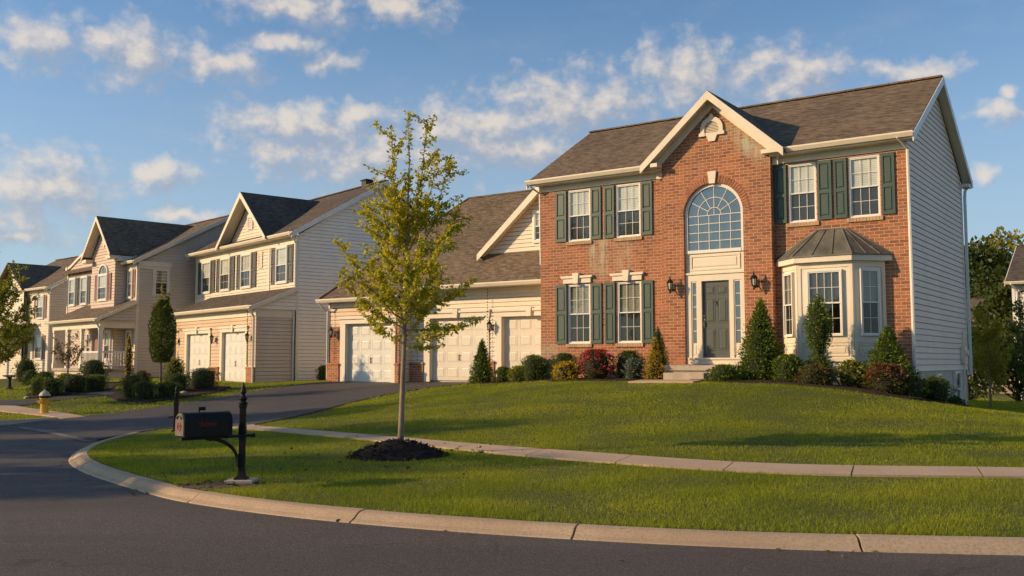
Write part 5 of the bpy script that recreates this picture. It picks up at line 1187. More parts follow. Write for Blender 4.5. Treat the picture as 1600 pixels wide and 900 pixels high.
def sapling(name, label, base, H, r0, tips, leafmat, nleaf, leaf, seed, barkmat='bark', first=.3, group=None, rand=10, spread=.2, lean=(0, 0), droop=.15, dens=None, z=None):
    """a young tree: a leader, listed limbs as (height on the trunk, dx, dy, tip height) plus random ones; leaves along every twig"""
    rng = np.random.default_rng(seed); x, y = base; z0 = tz(x, y) - .03 if z is None else z
    T = thing(name, label, 'tree', (x, y, z0), 0, group)
    k = 14; tr = []; wob = rng.normal(0, .012, (k + 1, 2)).cumsum(0) * (H / 5)
    for i in range(k + 1):
        t = i / k; tr.append(np.array([lean[0] * t + wob[i, 0] * t, lean[1] * t + wob[i, 1] * t, H * t]))
    def trunk_at(h):
        f = np.clip(h / H, 0, 1) * k; i = int(min(f, k - 1)); return tr[i] + (tr[i + 1] - tr[i]) * (f - i)
    rad = [r0 * (1 - .93 * (i / k) ** .85) * (1.25 if i == 0 else 1) for i in range(k + 1)]
    br = [(tr, rad)]; twigs = [(tr[int(k * .55):], 1.0)]
    L = list(tips)
    for i in range(rand):
        h0 = H * rng.uniform(first, .78); a = i * 2.399 + rng.uniform(-.4, .4); f = (h0 / H - first) / (1 - first)
        ln = H * spread * (1.05 - .75 * f) * rng.uniform(.7, 1.1); L.append((h0, ln * math.cos(a), ln * math.sin(a), h0 + ln * rng.uniform(.7, 1.3) + .1))
    for (h0, dx, dy, h1) in L:
        p0 = trunk_at(h0); p1 = np.array([dx, dy, h1]); ln = np.linalg.norm(p1 - p0)
        pts = curve_pts(p0, p1, -ln * droop, 7, ln * .012, rng); rb = max(.005, min(r0 * .36, ln * .0085))
        br.append((pts, [rb * (1 - .85 * j / 7) for j in range(8)])); twigs.append((pts[1:], 1.0))
        for j in range(int(3 + ln * 5)):
            t = rng.uniform(.22, .95); q = pts[int(t * 7)] + (pts[min(7, int(t * 7) + 1)] - pts[int(t * 7)]) * (t * 7 % 1)
            d = (p1 - p0) / ln + rng.normal(0, .75, 3); d[2] = abs(d[2]) * .6 + .05; d /= np.linalg.norm(d); l2 = ln * rng.uniform(.14, .36) * (1.15 - t * .5)
            e = q + d * l2; tp = curve_pts(q, e, l2 * .08, 3, l2 * .03, rng); br.append((tp, [rb * .45, rb * .35, rb * .25, rb * .12])); twigs.append((tp, .9))
    tube_tree(br).build('trunk', M[barkmat], T, smooth=True)
    lens = np.array([sum(np.linalg.norm(np.array(p[i + 1]) - np.array(p[i])) for i in range(len(p) - 1)) * w for p, w in twigs]); pr = lens / lens.sum()
    idx = rng.choice(len(twigs), nleaf, p=pr); P = np.empty((nleaf, 3)); D = np.empty((nleaf, 3))
    for i, a in enumerate(idx):
        p = twigs[a][0]; t = rng.uniform(0, .999) * (len(p) - 1); j = int(t); P[i] = p[j] + (p[j + 1] - p[j]) * (t - j); D[i] = p[j + 1] - p[j]
    D /= np.linalg.norm(D, axis=1)[:, None] + 1e-9
    D = D * .5 + rng.normal(0, .7, (nleaf, 3)); D[:, 2] -= .35
    V = leaves_geo(P + rng.normal(0, leaf * .35, (nleaf, 3)), D, leaf, .52, .5, rng, .25)
    fast_mesh('crown', V, 4, M[leafmat], T)
    return T

def big_tree(name, label, base, H, r, leafmat, n, leaf, seed, crown0=.3, group=None, trunk_r=.22, barkmat='bark_dark', z=None, lobes=26, flat=.8):
    rng = np.random.default_rng(seed); x, y = base; z0 = tz(x, y) - .05 if z is None else z
    T = thing(name, label, 'tree', (x, y, z0), 0, group)
    hc = H * (crown0 + 1) / 2; hh = H * (1 - crown0) / 2; C = []
    for i in range(lobes):
        a = i * 2.399; v = 1 - 2 * (i + .5) / lobes; s = math.sqrt(1 - v * v); k = rng.uniform(.55, .86)
        w = 1.0 - .35 * max(0, v) - .2 * max(0, -v)
        C.append((r * k * s * math.cos(a) * w, r * k * s * math.sin(a) * w, hc + hh * v * k, r * rng.uniform(.26, .42)))
    br = []; tr = curve_pts((0, 0, 0), (rng.normal(0, .1), rng.normal(0, .1), H * .8), 0, 8, .04, rng); br.append((tr, [trunk_r * (1.3 if i == 0 else 1 - .85 * i / 8) for i in range(9)]))
    for c in C:
        h0 = min(H * .7, max(H * crown0 * .8, c[2] - r * .7)); p0 = np.array([0, 0, h0]); br.append((curve_pts(p0, c[:3], -.1 * r, 5, .03 * r, rng), [trunk_r * .35 * (1 - .8 * i / 5) for i in range(6)]))
    tube_tree(br).build('trunk', M[barkmat], T, smooth=True)
    C = np.array(C); w = C[:, 3] ** 2; idx = rng.choice(len(C), n, p=w / w.sum()); d = rng.normal(0, 1, (n, 3)); d /= np.linalg.norm(d, axis=1)[:, None]
    rr = C[idx, 3] * (1 - rng.uniform(0, 1, n) ** 2 * .6) * rng.uniform(.85, 1.12, n)
    P = C[idx, :3] + d * rr[:, None] * np.array([1, 1, flat]); D = d * .6; D[:, 2] += .05
    fast_mesh('crown', leaves_geo(P, D, leaf, .6, .4, rng, .5), 4, M[leafmat], T)
    return T

# --- foundation planting of the brick house (x, y, height, radius)
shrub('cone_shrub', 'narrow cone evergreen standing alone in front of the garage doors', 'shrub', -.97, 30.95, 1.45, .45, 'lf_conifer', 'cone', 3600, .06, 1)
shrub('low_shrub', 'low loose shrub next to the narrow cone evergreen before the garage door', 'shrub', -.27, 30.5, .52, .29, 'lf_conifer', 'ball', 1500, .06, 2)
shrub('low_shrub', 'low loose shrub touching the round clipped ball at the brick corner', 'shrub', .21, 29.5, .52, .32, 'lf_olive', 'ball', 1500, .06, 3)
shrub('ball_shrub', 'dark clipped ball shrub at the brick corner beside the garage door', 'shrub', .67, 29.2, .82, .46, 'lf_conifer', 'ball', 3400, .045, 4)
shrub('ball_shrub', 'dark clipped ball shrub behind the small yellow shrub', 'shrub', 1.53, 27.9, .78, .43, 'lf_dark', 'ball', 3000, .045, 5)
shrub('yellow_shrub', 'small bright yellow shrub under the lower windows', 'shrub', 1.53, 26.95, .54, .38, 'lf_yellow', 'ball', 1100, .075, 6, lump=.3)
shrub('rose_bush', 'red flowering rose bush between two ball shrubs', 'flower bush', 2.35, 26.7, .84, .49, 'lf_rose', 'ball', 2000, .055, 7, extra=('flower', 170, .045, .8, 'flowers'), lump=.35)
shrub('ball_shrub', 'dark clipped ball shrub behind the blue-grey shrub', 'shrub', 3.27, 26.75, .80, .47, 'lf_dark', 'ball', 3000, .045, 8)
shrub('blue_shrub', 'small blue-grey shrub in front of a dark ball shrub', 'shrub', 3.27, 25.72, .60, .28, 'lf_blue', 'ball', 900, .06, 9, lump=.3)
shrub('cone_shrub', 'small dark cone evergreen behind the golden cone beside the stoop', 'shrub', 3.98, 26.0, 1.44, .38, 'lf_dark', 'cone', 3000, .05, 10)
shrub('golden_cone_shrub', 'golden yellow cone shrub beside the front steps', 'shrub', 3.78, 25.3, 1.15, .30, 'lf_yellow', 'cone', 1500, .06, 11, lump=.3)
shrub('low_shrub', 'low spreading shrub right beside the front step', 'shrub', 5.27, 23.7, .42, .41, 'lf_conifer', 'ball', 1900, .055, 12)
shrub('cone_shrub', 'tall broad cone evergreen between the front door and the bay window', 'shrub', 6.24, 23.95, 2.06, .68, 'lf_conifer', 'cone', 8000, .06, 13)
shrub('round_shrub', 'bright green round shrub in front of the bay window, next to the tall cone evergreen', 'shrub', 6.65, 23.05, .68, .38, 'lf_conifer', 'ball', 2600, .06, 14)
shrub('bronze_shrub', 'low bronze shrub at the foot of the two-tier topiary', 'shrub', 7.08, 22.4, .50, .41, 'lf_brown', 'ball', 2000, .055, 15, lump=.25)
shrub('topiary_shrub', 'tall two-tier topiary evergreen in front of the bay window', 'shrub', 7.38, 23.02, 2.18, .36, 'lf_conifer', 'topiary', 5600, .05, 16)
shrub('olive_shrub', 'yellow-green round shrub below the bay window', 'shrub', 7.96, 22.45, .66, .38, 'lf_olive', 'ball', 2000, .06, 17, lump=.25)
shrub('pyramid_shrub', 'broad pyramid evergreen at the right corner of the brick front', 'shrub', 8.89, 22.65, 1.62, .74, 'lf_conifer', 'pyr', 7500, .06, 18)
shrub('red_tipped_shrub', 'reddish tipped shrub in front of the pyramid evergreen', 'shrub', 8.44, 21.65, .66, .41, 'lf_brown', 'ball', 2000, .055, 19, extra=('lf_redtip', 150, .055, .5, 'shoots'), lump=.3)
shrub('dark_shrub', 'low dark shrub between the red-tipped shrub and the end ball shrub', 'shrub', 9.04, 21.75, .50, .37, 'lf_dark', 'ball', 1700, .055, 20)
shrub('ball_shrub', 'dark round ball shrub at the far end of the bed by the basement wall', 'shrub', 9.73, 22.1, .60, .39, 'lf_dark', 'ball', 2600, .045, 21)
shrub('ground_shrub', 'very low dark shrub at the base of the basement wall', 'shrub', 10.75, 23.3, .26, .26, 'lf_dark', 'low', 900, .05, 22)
# --- clipped hedges and shrubs of the houses along the street
for i, (x, y, h, r, sq, lab) in enumerate([
        (-16.35, 33.3, .62, .46, .9, 'clipped boxy shrub, first in the row along the neighbouring driveway'), (-15.72, 32.75, .63, .37, 1, 'clipped boxy shrub just behind the hydrant'),
        (-15.45, 33.9, .66, .50, .9, 'wide clipped shrub in the middle of the row behind the hydrant'), (-14.98, 34.5, .60, .46, 1, 'clipped rounded shrub at the end of the row near the driveway'),
        (-12.50, 31.6, .76, .42, 1, 'clipped boxy shrub nearest the street in the bed under the columnar evergreen'), (-11.95, 31.2, .62, .40, .9, 'low clipped shrub at the front of the bed under the columnar evergreen'),
        (-11.40, 31.8, .54, .42, 1, 'lowest clipped shrub in the bed before the white garage doors'), (-11.75, 33.6, .66, .45, 1, 'clipped shrub in the middle of the bed before the left white garage door'), (-11.08, 34.4, .76, .60, .8, 'broad clipped shrub at the end of the bed before the right white garage door')]):
    shrub('clipped_shrub', lab, 'shrub', x, y, h, r, 'lf_dark' if i % 3 else 'lf_conifer', 'box', 2200, .045, 40 + i, group='clipped shrubs in the neighbouring beds', squash=sq, lump=.1)
shrub('ball_shrub', 'large dark ball shrub in front of the house porch', 'shrub', -17.46, 40.0, 1.0, .58, 'lf_dark', 'ball', 2600, .06, 60)
shrub('round_shrub', 'rounded shrub left of the porch, partly behind the row', 'shrub', -20.6, 42.3, .64, .48, 'lf_conifer', 'ball', 1200, .07, 61)
shrub('round_shrub', 'small shrub by the corner of the far pale house', 'shrub', -23.1, 46.0, .7, .5, 'lf_dark', 'ball', 1000, .07, 62)
shrub('round_shrub', 'low olive shrub beside the ornamental tree', 'shrub', -20.1, 43.2, .5, .42, 'lf_olive', 'ball', 1000, .07, 63)
shrub('round_shrub', 'taller dark shrub at the wall of the far pale house', 'shrub', -24.6, 48.5, 1.1, .6, 'lf_dark', 'ball', 1100, .08, 64)
shrub('airy_shrub', 'airy yellow-green shrub under the columnar evergreen', 'shrub', -13.1, 37.2, 1.0, .42, 'lf_olive', 'ball', 800, .075, 65, lump=.3)
shrub('grey_shrub', 'low greyish shrub at the side wall of the porch house', 'shrub', -15.5, 40.2, .5, .42, 'lf_brown', 'low', 900, .07, 66)
shrub('climbing_shrub', 'thin yellow flowering climber at the porch railing', 'shrub', -18.0, 44.95, 2.1, .22, 'lf_yellow', 'column', 420, .09, 67, lump=.4, z=.8)
shrub('low_shrub', 'small shrub at the end of the grass by the cream house wall', 'shrub', -7.75, 39.3, .62, .26, 'lf_green', 'ball', 500, .08, 68, lump=.3)
shrub('low_shrub', 'low shrub at the foot of the white siding wall', 'shrub', -6.9, 39.9, .4, .4, 'lf_green', 'low', 600, .08, 69, lump=.3)

# --- trees
sapling('street_tree', 'young street tree with sparse yellow-green leaves in a mulch mound', (-1.71, 14.75), 5.3, .052,
        [(1.72, .62, .1, 1.72), (1.75, -.72, .2, 2.35), (1.8, .98, -.25, 2.02), (1.95, -.9, -.2, 2.75), (1.95, 1.22, .15, 2.12), (2.05, .45, .75, 2.9), (2.1, -1.02, .1, 3.35), (2.2, -.5, -.7, 3.2),
         (2.2, 1.15, -.1, 2.75), (2.4, .7, -.6, 3.4), (2.5, -.65, .45, 4.05), (2.6, -.40, -.2, 4.3), (2.6, .92, .2, 3.95), (2.8, .82, -.05, 4.62), (3.0, -.25, .3, 4.6), (3.1, .55, .3, 4.7), (3.2, -.17, -.15, 5.1), (3.2, .42, -.1, 5.3), (2.3, .2, -.8, 3.1), (2.0, -.3, .8, 2.7)],
        'lf_maple', 15000, .061, 5, 'bark_pale', rand=12, spread=.15, lean=(.14, 0))
sapling('street_tree', 'leafy street tree at the picture edge before the far pale house', (-16.55, 30.4), 5.0, .07,
        [(1.3, .9, .1, 2.0), (1.4, 1.3, -.3, 2.6), (1.5, -1.2, .3, 2.6), (1.7, 1.1, .6, 3.1), (1.7, -.8, -.8, 3.2), (2.0, 1.2, .1, 3.6), (2.2, -.9, .5, 4.0), (2.4, .8, -.5, 4.2), (1.4, .3, -1.2, 2.4), (1.5, .2, 1.2, 2.6), (2.6, .3, .6, 4.7), (1.3, .7, -.7, 1.8)],
        'lf_street', 9000, .09, 6, 'bark_dark', rand=20, spread=.25, first=.22)
sapling('columnar_tree', 'slender evergreen tree on a bare stem with an airy yellow top, before the cream house', (-12.63, 34.5), 3.95, .05, [(1.0, .2, .1, 2.6), (1.2, -.2, .1, 3.1), (1.5, .15, -.15, 3.4), (2.2, -.1, .1, 3.7), (2.4, .2, .1, 3.6)], 'lf_olive', 1100, .085, 8, 'bark', rand=6, spread=.1, first=.55)
def add_cone(tree_name, z0, h, r, mat, n):
    T = [o for o in bpy.data.objects if o.name.startswith(tree_name) and o.parent is None][-1]
    rng = np.random.default_rng(77); t = rng.uniform(0, 1, n); th = rng.uniform(0, 2 * np.pi, n)
    pr = np.sin(np.pi * np.clip(t * .85 + .12, 0, 1)) ** .7; rad = r * pr * (1 - rng.uniform(0, 1, n) ** 2 * .6) * (1 + .12 * np.sin(4 * th + 9 * t))
    P = np.stack([rad * np.cos(th), rad * np.sin(th), z0 + t * h], 1); D = np.stack([np.cos(th) * .6, np.sin(th) * .6, np.ones(n)], 1)
    fast_mesh('lower_crown', leaves_geo(P, D, .085, .5, rng=rng, jit=.4), 4, M[mat], T)
add_cone('columnar_tree', .95, 2.25, .44, 'lf_dark', 5200)
sapling('ornamental_tree', 'small pale-stemmed ornamental tree with rusty thinning leaves before the porch', (-19.0, 41.0), 2.5, .055, [(.7, .6, .1, 1.7), (.7, -.6, .1, 1.8), (.9, .3, -.5, 2.1), (.9, -.3, .5, 2.2), (.8, .75, .3, 2.0), (1.0, -.5, -.3, 2.2)], 'lf_brown', 900, .09, 9, 'bark_pale', rand=8, spread=.26)
sapling('young_tree', 'thin young tree with golden sunlight coloured into its leaves on the right back lawn', (14.95, 30.0), 3.95, .04, [(.8, .45, .1, 1.5), (.9, -.5, 0, 1.6), (1.0, .55, .2, 1.9), (1.2, -.55, -.2, 2.1), (1.3, .3, .4, 2.3), (1.5, -.35, .2, 2.6), (.5, -.35, .2, .6), (.5, .3, -.1, .7), (.7, .5, -.3, 1.1), (1.8, .25, -.2, 2.9)], 'lf_sunlit', 4000, .095, 10, 'bark_pale', rand=14, spread=.16, first=.15)
sapling('young_tree', 'loose leafy young tree in front of the neighbouring white house', (16.6, 31.0), 4.0, .05, [(.9, .6, .1, 1.8), (.9, -.45, 0, 1.9), (1.2, .6, .3, 2.3), (1.5, -.4, -.2, 2.8), (1.4, .3, .4, 2.9), (1.9, .3, -.2, 3.3)], 'lf_green', 2600, .10, 12, 'bark', rand=14, spread=.2, first=.18)
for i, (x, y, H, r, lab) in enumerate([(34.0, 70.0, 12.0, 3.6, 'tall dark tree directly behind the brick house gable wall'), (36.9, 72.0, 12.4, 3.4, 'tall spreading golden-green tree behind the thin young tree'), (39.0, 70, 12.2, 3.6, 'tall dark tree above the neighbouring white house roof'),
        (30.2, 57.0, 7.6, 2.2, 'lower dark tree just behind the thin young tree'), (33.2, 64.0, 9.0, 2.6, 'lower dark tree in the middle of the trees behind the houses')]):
    big_tree('background_tree', lab, (x, y), H, r, 'lf_fall' if i == 1 else 'lf_shaded', 5200, .34, 20 + i, .12, 'trees behind the houses', .3 if i < 3 else .08)
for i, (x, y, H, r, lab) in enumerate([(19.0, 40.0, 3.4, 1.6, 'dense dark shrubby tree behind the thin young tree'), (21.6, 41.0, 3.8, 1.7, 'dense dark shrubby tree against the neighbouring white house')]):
    big_tree('shrubby_tree', lab, (x, y), H, r, 'lf_shaded', 3600, .16, 30 + i, .03, 'dark shrubby trees on the back lawn', .1)
big_tree('far_tree', 'treetop just showing above the far pale house roof', (-36, 82), 11.0, 4, 'lf_dark', 2500, .35, 36, .2, None, .3)
for i, (x, y, H, r, lab) in enumerate([(-29.5, 11.0, 11.0, 2.5, 'tall shade tree across the street, nearest the viewer'), (-30.5, 16.0, 11.5, 2.3, 'tall shade tree across the street, middle of three'), (-29.8, 21.8, 10.5, 2.2, 'tall shade tree across the street, farthest of three')]):
    big_tree('shade_tree', lab, (x, y), H, r, 'lf_green', 4200, .26, 50 + i, .42, 'shade trees across the street', .22)

# mulch mound of the street tree and the bare patch at the mailbox
def mound(name, cx, cy, rx, ry, h, mat, seed):
    mb = MB(); nr, na = 9, 36; z0 = tz(cx, cy)
    for i in range(nr + 1):
        for j in range(na):
            a = 2 * math.pi * j / na; q = i / nr; w = 1 + .12 * noise.noise((math.cos(a) * 1.4 + seed, math.sin(a) * 1.4, seed))
            x, y = cx + rx * q * w * math.cos(a), cy + ry * q * w * math.sin(a)
            prof = (1 - q ** 1.6) if q < 1 else -.25
            mb.v.append((x, y, tz(x, y) + h * prof + .012 * noise.noise((x * 9, y * 9, seed)) + .02 * noise.noise((x * 3, y * 3, seed))))
    for i in range(nr):
        for j in range(na): mb.f.append((i * na + j, i * na + (j + 1) % na, (i + 1) * na + (j + 1) % na, (i + 1) * na + j))
    o = mb.build(name, M[mat], None, smooth=True); tag(o, kind='structure')
    # loose bark chips
    rng = np.random.default_rng(seed); n = int((1500 if mat == 'mulch' else 260) * rx * ry / .5); q = np.sqrt(rng.uniform(0, 1.05, n)); a = rng.uniform(0, 6.283, n)
    X = cx + rx * q * np.cos(a); Y = cy + ry * q * np.sin(a); Z = terr(np.stack([X, Y], 1)) + h * (1 - np.clip(q, 0, 1) ** 1.6) + .008
    D = rng.normal(0, 1, (n, 3)); D[:, 2] *= .3
    c = fast_mesh('bark_chips', leaves_geo(np.stack([X, Y, Z], 1), D, .06, .35, .3, rng, .1), 4, M[mat]); tag(c, kind='stuff')
mound('mulch_mound', -1.74, 14.62, .76, .62, .25, 'mulch', 3)
mound('bare_soil_patch', -3.50, 11.74, .55, .34, .015, 'dry_soil', 5)

def fallen():
    rng = np.random.default_rng(91); P = []
    K = np.array(KERB)
    for _ in range(50):
        i = rng.integers(8, len(K) - 1); p = K[i] + (K[i - 1] - K[i]) * rng.uniform(); d = abs(rng.normal(0, .25)); P.append((p[0], p[1] - d * .8 + (.0 if p[1] < 10 else 0), .012))
    for _ in range(150):
        a, q = rng.uniform(0, 6.283), abs(rng.normal(0, 1.5)); x, y = -1.5 + q * math.cos(a), 14.6 + q * math.sin(a); P.append((x, y, tz(x, y) + .05))
    for _ in range(18):
        x, y = rng.uniform(-6, 6), rng.uniform(4.5, 8); P.append((x, y, .012))
    P = np.array(P); n = len(P); D = rng.normal(0, 1, (n, 3)); D[:, 2] *= .25
    tag(fast_mesh('fallen_leaves', leaves_geo(P, D, .055, .55, .4, rng, .05), 4, M['lf_brown']), kind='stuff')
fallen()

# ------------------------------------------------------------------ street furniture
def finial(mb, x, y, z, s=1.0):
    mb.lathe([(.055 * s, 0), (.06 * s, .015 * s), (.035 * s, .04 * s), (.05 * s, .065 * s), (.052 * s, .08 * s), (.03 * s, .1 * s), (.024 * s, .125 * s), (.04 * s, .15 * s), (.034 * s, .18 * s), (.016 * s, .23 * s), (.004 * s, .275 * s)], 10, (x, y, z))

def mailbox():
    x0, y0 = -3.33, 11.9; z0 = tz(x0, y0); phi = R(224)
    T = thing('mailbox', 'black domed mailbox with faded red markings on a finial-topped post near the kerb', 'mailbox', (x0, y0, z0), 0)
    b = MB(); b.box(-.17, .17, -.15, .15, -.06, .05); b.build('base_slab', M['stone'], T, bevel=.008)
    p = MB(); p.lathe([(.11, .05), (.11, .07), (.066, .09), (.054, .13), (.050, .15), (.050, .60), (.058, .61), (.058, .70), (.048, .71), (.048, .92), (.058, .93), (.058, .955), (.045, .965)], 4, (0, 0, 0), sq=True); p.build('post', M['black'], T, bevel=.004)
    f = MB(); finial(f, 0, 0, .965); f.build('finial', M['black'], T, smooth=False)
    ax = Vector((math.cos(phi), math.sin(phi), 0)); sd = Vector((-ax.y, ax.x, 0)); zb = .60
    def m(a, s, z): return tuple(ax * a + sd * s + Vector((0, 0, z)))
    def bar(mb, a0, a1, w, z_0, z_1): mb.hexa([m(a0, -w, z_0), m(a1, -w, z_0), m(a1, w, z_0), m(a0, w, z_0), m(a0, -w, z_1), m(a1, -w, z_1), m(a1, w, z_1), m(a0, w, z_1)])
    a = MB(); bar(a, -.13, .80, .036, zb - .035, zb - .002); bar(a, .23, .76, .085, zb - .001, zb + .012); bar(a, -.15, -.125, .045, zb - .045, zb + .008); a.build('arm', M['black'], T)
    c = MB(); pts = []
    for i in range(11):
        t = math.pi / 2 * i / 10; pts.append(m(.06 + .42 * (1 - math.cos(t)) , 0, zb - .03 - .30 * (1 - math.sin(t))))
    c.tube(pts, [.022] * 11, 6); bar(c, .05, .075, .03, zb - .40, zb - .24); c.tube([m(.42, 0, zb - .03), m(.42, 0, zb - .065)], .012, 6); c.build('bracket', M['black'], T)
    # the box: straight sides and a domed top
    w, hs = .118, .165; A0, A1 = .20, .80
    def sec(k=14, g=0.0): return [(-w - g, -g)] + [(-(w + g) * math.cos(math.pi * i / k), hs + (w * .95 + g) * math.sin(math.pi * i / k)) for i in range(k + 1)] + [(w + g, -g)]
    B = MB(); S = sec(); k = len(S); zb2 = zb + .013
    B.add([m(A0, s, zb2 + z) for s, z in S] + [m(A1, s, zb2 + z) for s, z in S], [(i, (i + 1) % k, k + (i + 1) % k, k + i) for i in range(k)] + [tuple(range(k)), tuple(reversed(range(k, 2 * k)))])
    for aa in (A0, A1 - .03):
        S2 = sec(14, .005); B.add([m(aa, s, zb2 + z) for s, z in S2] + [m(aa + .028, s, zb2 + z) for s, z in S2], [(i, i + 1, k + i + 1, k + i) for i in range(k - 1)] + [tuple(range(k)), tuple(reversed(range(k, 2 * k)))])
    box = B.build('box', M['black'], T)
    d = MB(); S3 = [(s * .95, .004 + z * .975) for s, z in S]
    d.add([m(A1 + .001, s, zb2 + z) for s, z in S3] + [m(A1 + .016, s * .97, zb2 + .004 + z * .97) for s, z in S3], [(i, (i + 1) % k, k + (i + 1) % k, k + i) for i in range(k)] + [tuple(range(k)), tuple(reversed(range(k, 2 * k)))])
    dr = d.build('box_door', M['door_sunlit'], box)
    q = MB(); rr = [m(A1 + .024, .055 * math.cos(t), zb2 + .205 + .035 * math.sin(t)) for t in [math.pi * i / 8 for i in range(9)]]; q.tube(rr, .008, 6); q.build('handle', M['bronze'], dr)
    e = MB(); ring = [m(A1 + .0165, .045 * math.cos(t), zb2 + .115 + .045 * math.sin(t)) for t in [2 * math.pi * i / 20 for i in range(21)]]; e.tube(ring, .007, 5)
    e.tube([m(A1 + .0165, .018 * math.cos(t), zb2 + .118 + .016 * math.sin(t)) for t in [2 * math.pi * i / 12 for i in range(13)]], .006, 5); e.tube([m(A1 + .0165, -.018, zb2 + .10), m(A1 + .0165, .02, zb2 + .115)], .006, 5); e.build('red_emblem', M['red'], dr)
    # worn red cursive on the side that faces the street corner
    side = 1 if sd.dot(Vector((0, -1, 0))) > 0 else -1
    sp = MB(); pts = []
    for i in range(90):
        t = i / 89; a_ = .62 - .22 * t; amp = .016 * (1.25 if (i % 30) < 9 else .7)
        pts.append(m(a_ + .009 * math.cos(t * 46), side * (w + .001), zb2 + .145 + amp * math.sin(t * 46) - .012 * t))
    sp.tube(pts, .0028, 4); sp.tube([m(.62 - .22 * i / 9, side * (w + .001), zb2 + .118 + .004 * math.sin(i)) for i in range(10)], .002, 4); sp.tube([m(.60, side * (w + .001), zb2 + .13), m(.585, side * (w + .001), zb2 + .19)], .0028, 4); sp.tube([m(.54, side * (w + .001), zb2 + .13), m(.53, side * (w + .001), zb2 + .185)], .0028, 4); sp.build('red_lettering', M['red'], box)
    fl = MB(); sf = -side; fl.hexa([m(.50, sf * (w + .006), zb2 + .20), m(.52, sf * (w + .006), zb2 + .20), m(.52, sf * (w + .012), zb2 + .20), m(.50, sf * (w + .012), zb2 + .20), m(.50, sf * (w + .006), zb2 + .33), m(.52, sf * (w + .006), zb2 + .33), m(.52, sf * (w + .012), zb2 + .33), m(.50, sf * (w + .012), zb2 + .33)])
    fl.hexa([m(.43, sf * (w + .006), zb2 + .29), m(.50, sf * (w + .006), zb2 + .29), m(.50, sf * (w + .012), zb2 + .29), m(.43, sf * (w + .012), zb2 + .29), m(.43, sf * (w + .006), zb2 + .333), m(.50, sf * (w + .006), zb2 + .333), m(.50, sf * (w + .012), zb2 + .333), m(.43, sf * (w + .012), zb2 + .333)]); fl.build('flag', M['black'], box)
mailbox()

def slim_post():
    x0, y0 = -7.16, 20.5; T = thing('finial_post', 'slim black post with finial standing beyond the mailbox, at the driveway edge', 'post', (x0, y0, tz(x0, y0)), 0)
    p = MB(); p.lathe([(.10, -.02), (.10, .03), (.065, .05), (.055, .10), (.052, .55), (.06, .56), (.06, .62), (.05, .63), (.05, .70), (.06, .71), (.06, .73), (.045, .74)], 4, sq=True); p.build('post', M['black'], T)
    f = MB(); finial(f, 0, 0, .74, .95); f.build('finial', M['black'], T)
    b = MB(); b.tube([(-.05, -.02, .33), (-.16, -.03, .31)], .014, 6); b.build('hook', M['black'], T)
slim_post()

def hydrant():
    x0, y0 = -13.5, 27.75; T = thing('fire_hydrant', 'yellow fire hydrant with pale bonnet and dark collar beside the sidewalk', 'hydrant', (x0, y0, tz(x0, y0)), 0)
    b = MB(); b.lathe([(.15, -.05), (.15, .03), (.115, .05), (.11, .10), (.105, .38), (.11, .42), (.14, .44), (.14, .47)], 14); b.build('barrel', M['yellow'], T, smooth=False, bevel=.004)
    c = MB(); c.lathe([(.145, .471), (.15, .485), (.15, .515), (.125, .53)], 14); c.build('collar', M['black'], T)
    c = MB(); c.lathe([(.155, .531), (.155, .55), (.13, .60), (.08, .655), (.03, .67), (.03, .70), (.022, .705)], 12); c.build('bonnet', M['silver'], T)
    for k, (dx, dy) in enumerate(((-1, -.15), (1, .15), (-.15, -1))):
        d = Vector((dx, dy, 0)).normalized(); n = MB(); r = .06 if k == 2 else .048
        n.tube([d * .08 + Vector((0, 0, .36)), d * .155 + Vector((0, 0, .36))], r * .85, 10); n.tube([d * .155 + Vector((0, 0, .36)), d * .20 + Vector((0, 0, .36))], r, 6); n.tube([d * .20 + Vector((0, 0, .36)), d * .225 + Vector((0, 0, .36))], r * .4, 5); n.build('nozzle', M['yellow'], T)
hydrant()
def birdbath():
    x0, y0 = -19.9, 38.0; T = thing('birdbath', 'small dark-stemmed birdbath with pale flat bowl on the far lawn', 'birdbath', (x0, y0, tz(x0, y0)), 0)
    p = MB(); p.lathe([(.17, 0), (.15, .05), (.075, .12), (.055, .25), (.055, .42), (.09, .5)], 12); p.build('pedestal', M['bark_dark'], T)
    p = MB(); p.lathe([(.10, .50), (.26, .545), (.28, .59), (.26, .59), (.2, .565), (.02, .56)], 16); p.build('bowl', M['stone'], T)
birdbath()
def stone(x, y, r, lab, seed):
    mb = MB(); n = 10
    for i in range(7):
        for j in range(n):
            t = math.pi * i / 6; a = 2 * math.pi * j / n; k = r * (1 + .3 * noise.noise((math.cos(a) * math.sin(t) * 1.3 + seed, math.sin(a) * math.sin(t) * 1.3, math.cos(t) + seed)))
            mb.v.append((k * math.sin(t) * math.cos(a) * 1.2, k * math.sin(t) * math.sin(a), max(-.05, k * math.cos(t) * .75)))
    for i in range(6):
        for j in range(n): mb.f.append((i * n + j, i * n + (j + 1) % n, (i + 1) * n + (j + 1) % n, (i + 1) * n + j))
    o = mb.build('stone', M['stone'], None, smooth=True); o.location = (x, y, tz(x, y) + .02); tag(o, lab, 'stone', 'garden stones')
stone(-16.3, 32.3, .10, 'pale garden stone at the corner of the clipped row behind the hydrant', 1)
stone(-11.3, 33.0, .12, 'small pale stone among the shrubs before the white garage doors', 4)
stone(-20.2, 40.5, .18, 'brownish rounded garden stone on the lawn near the birdbath', 7)

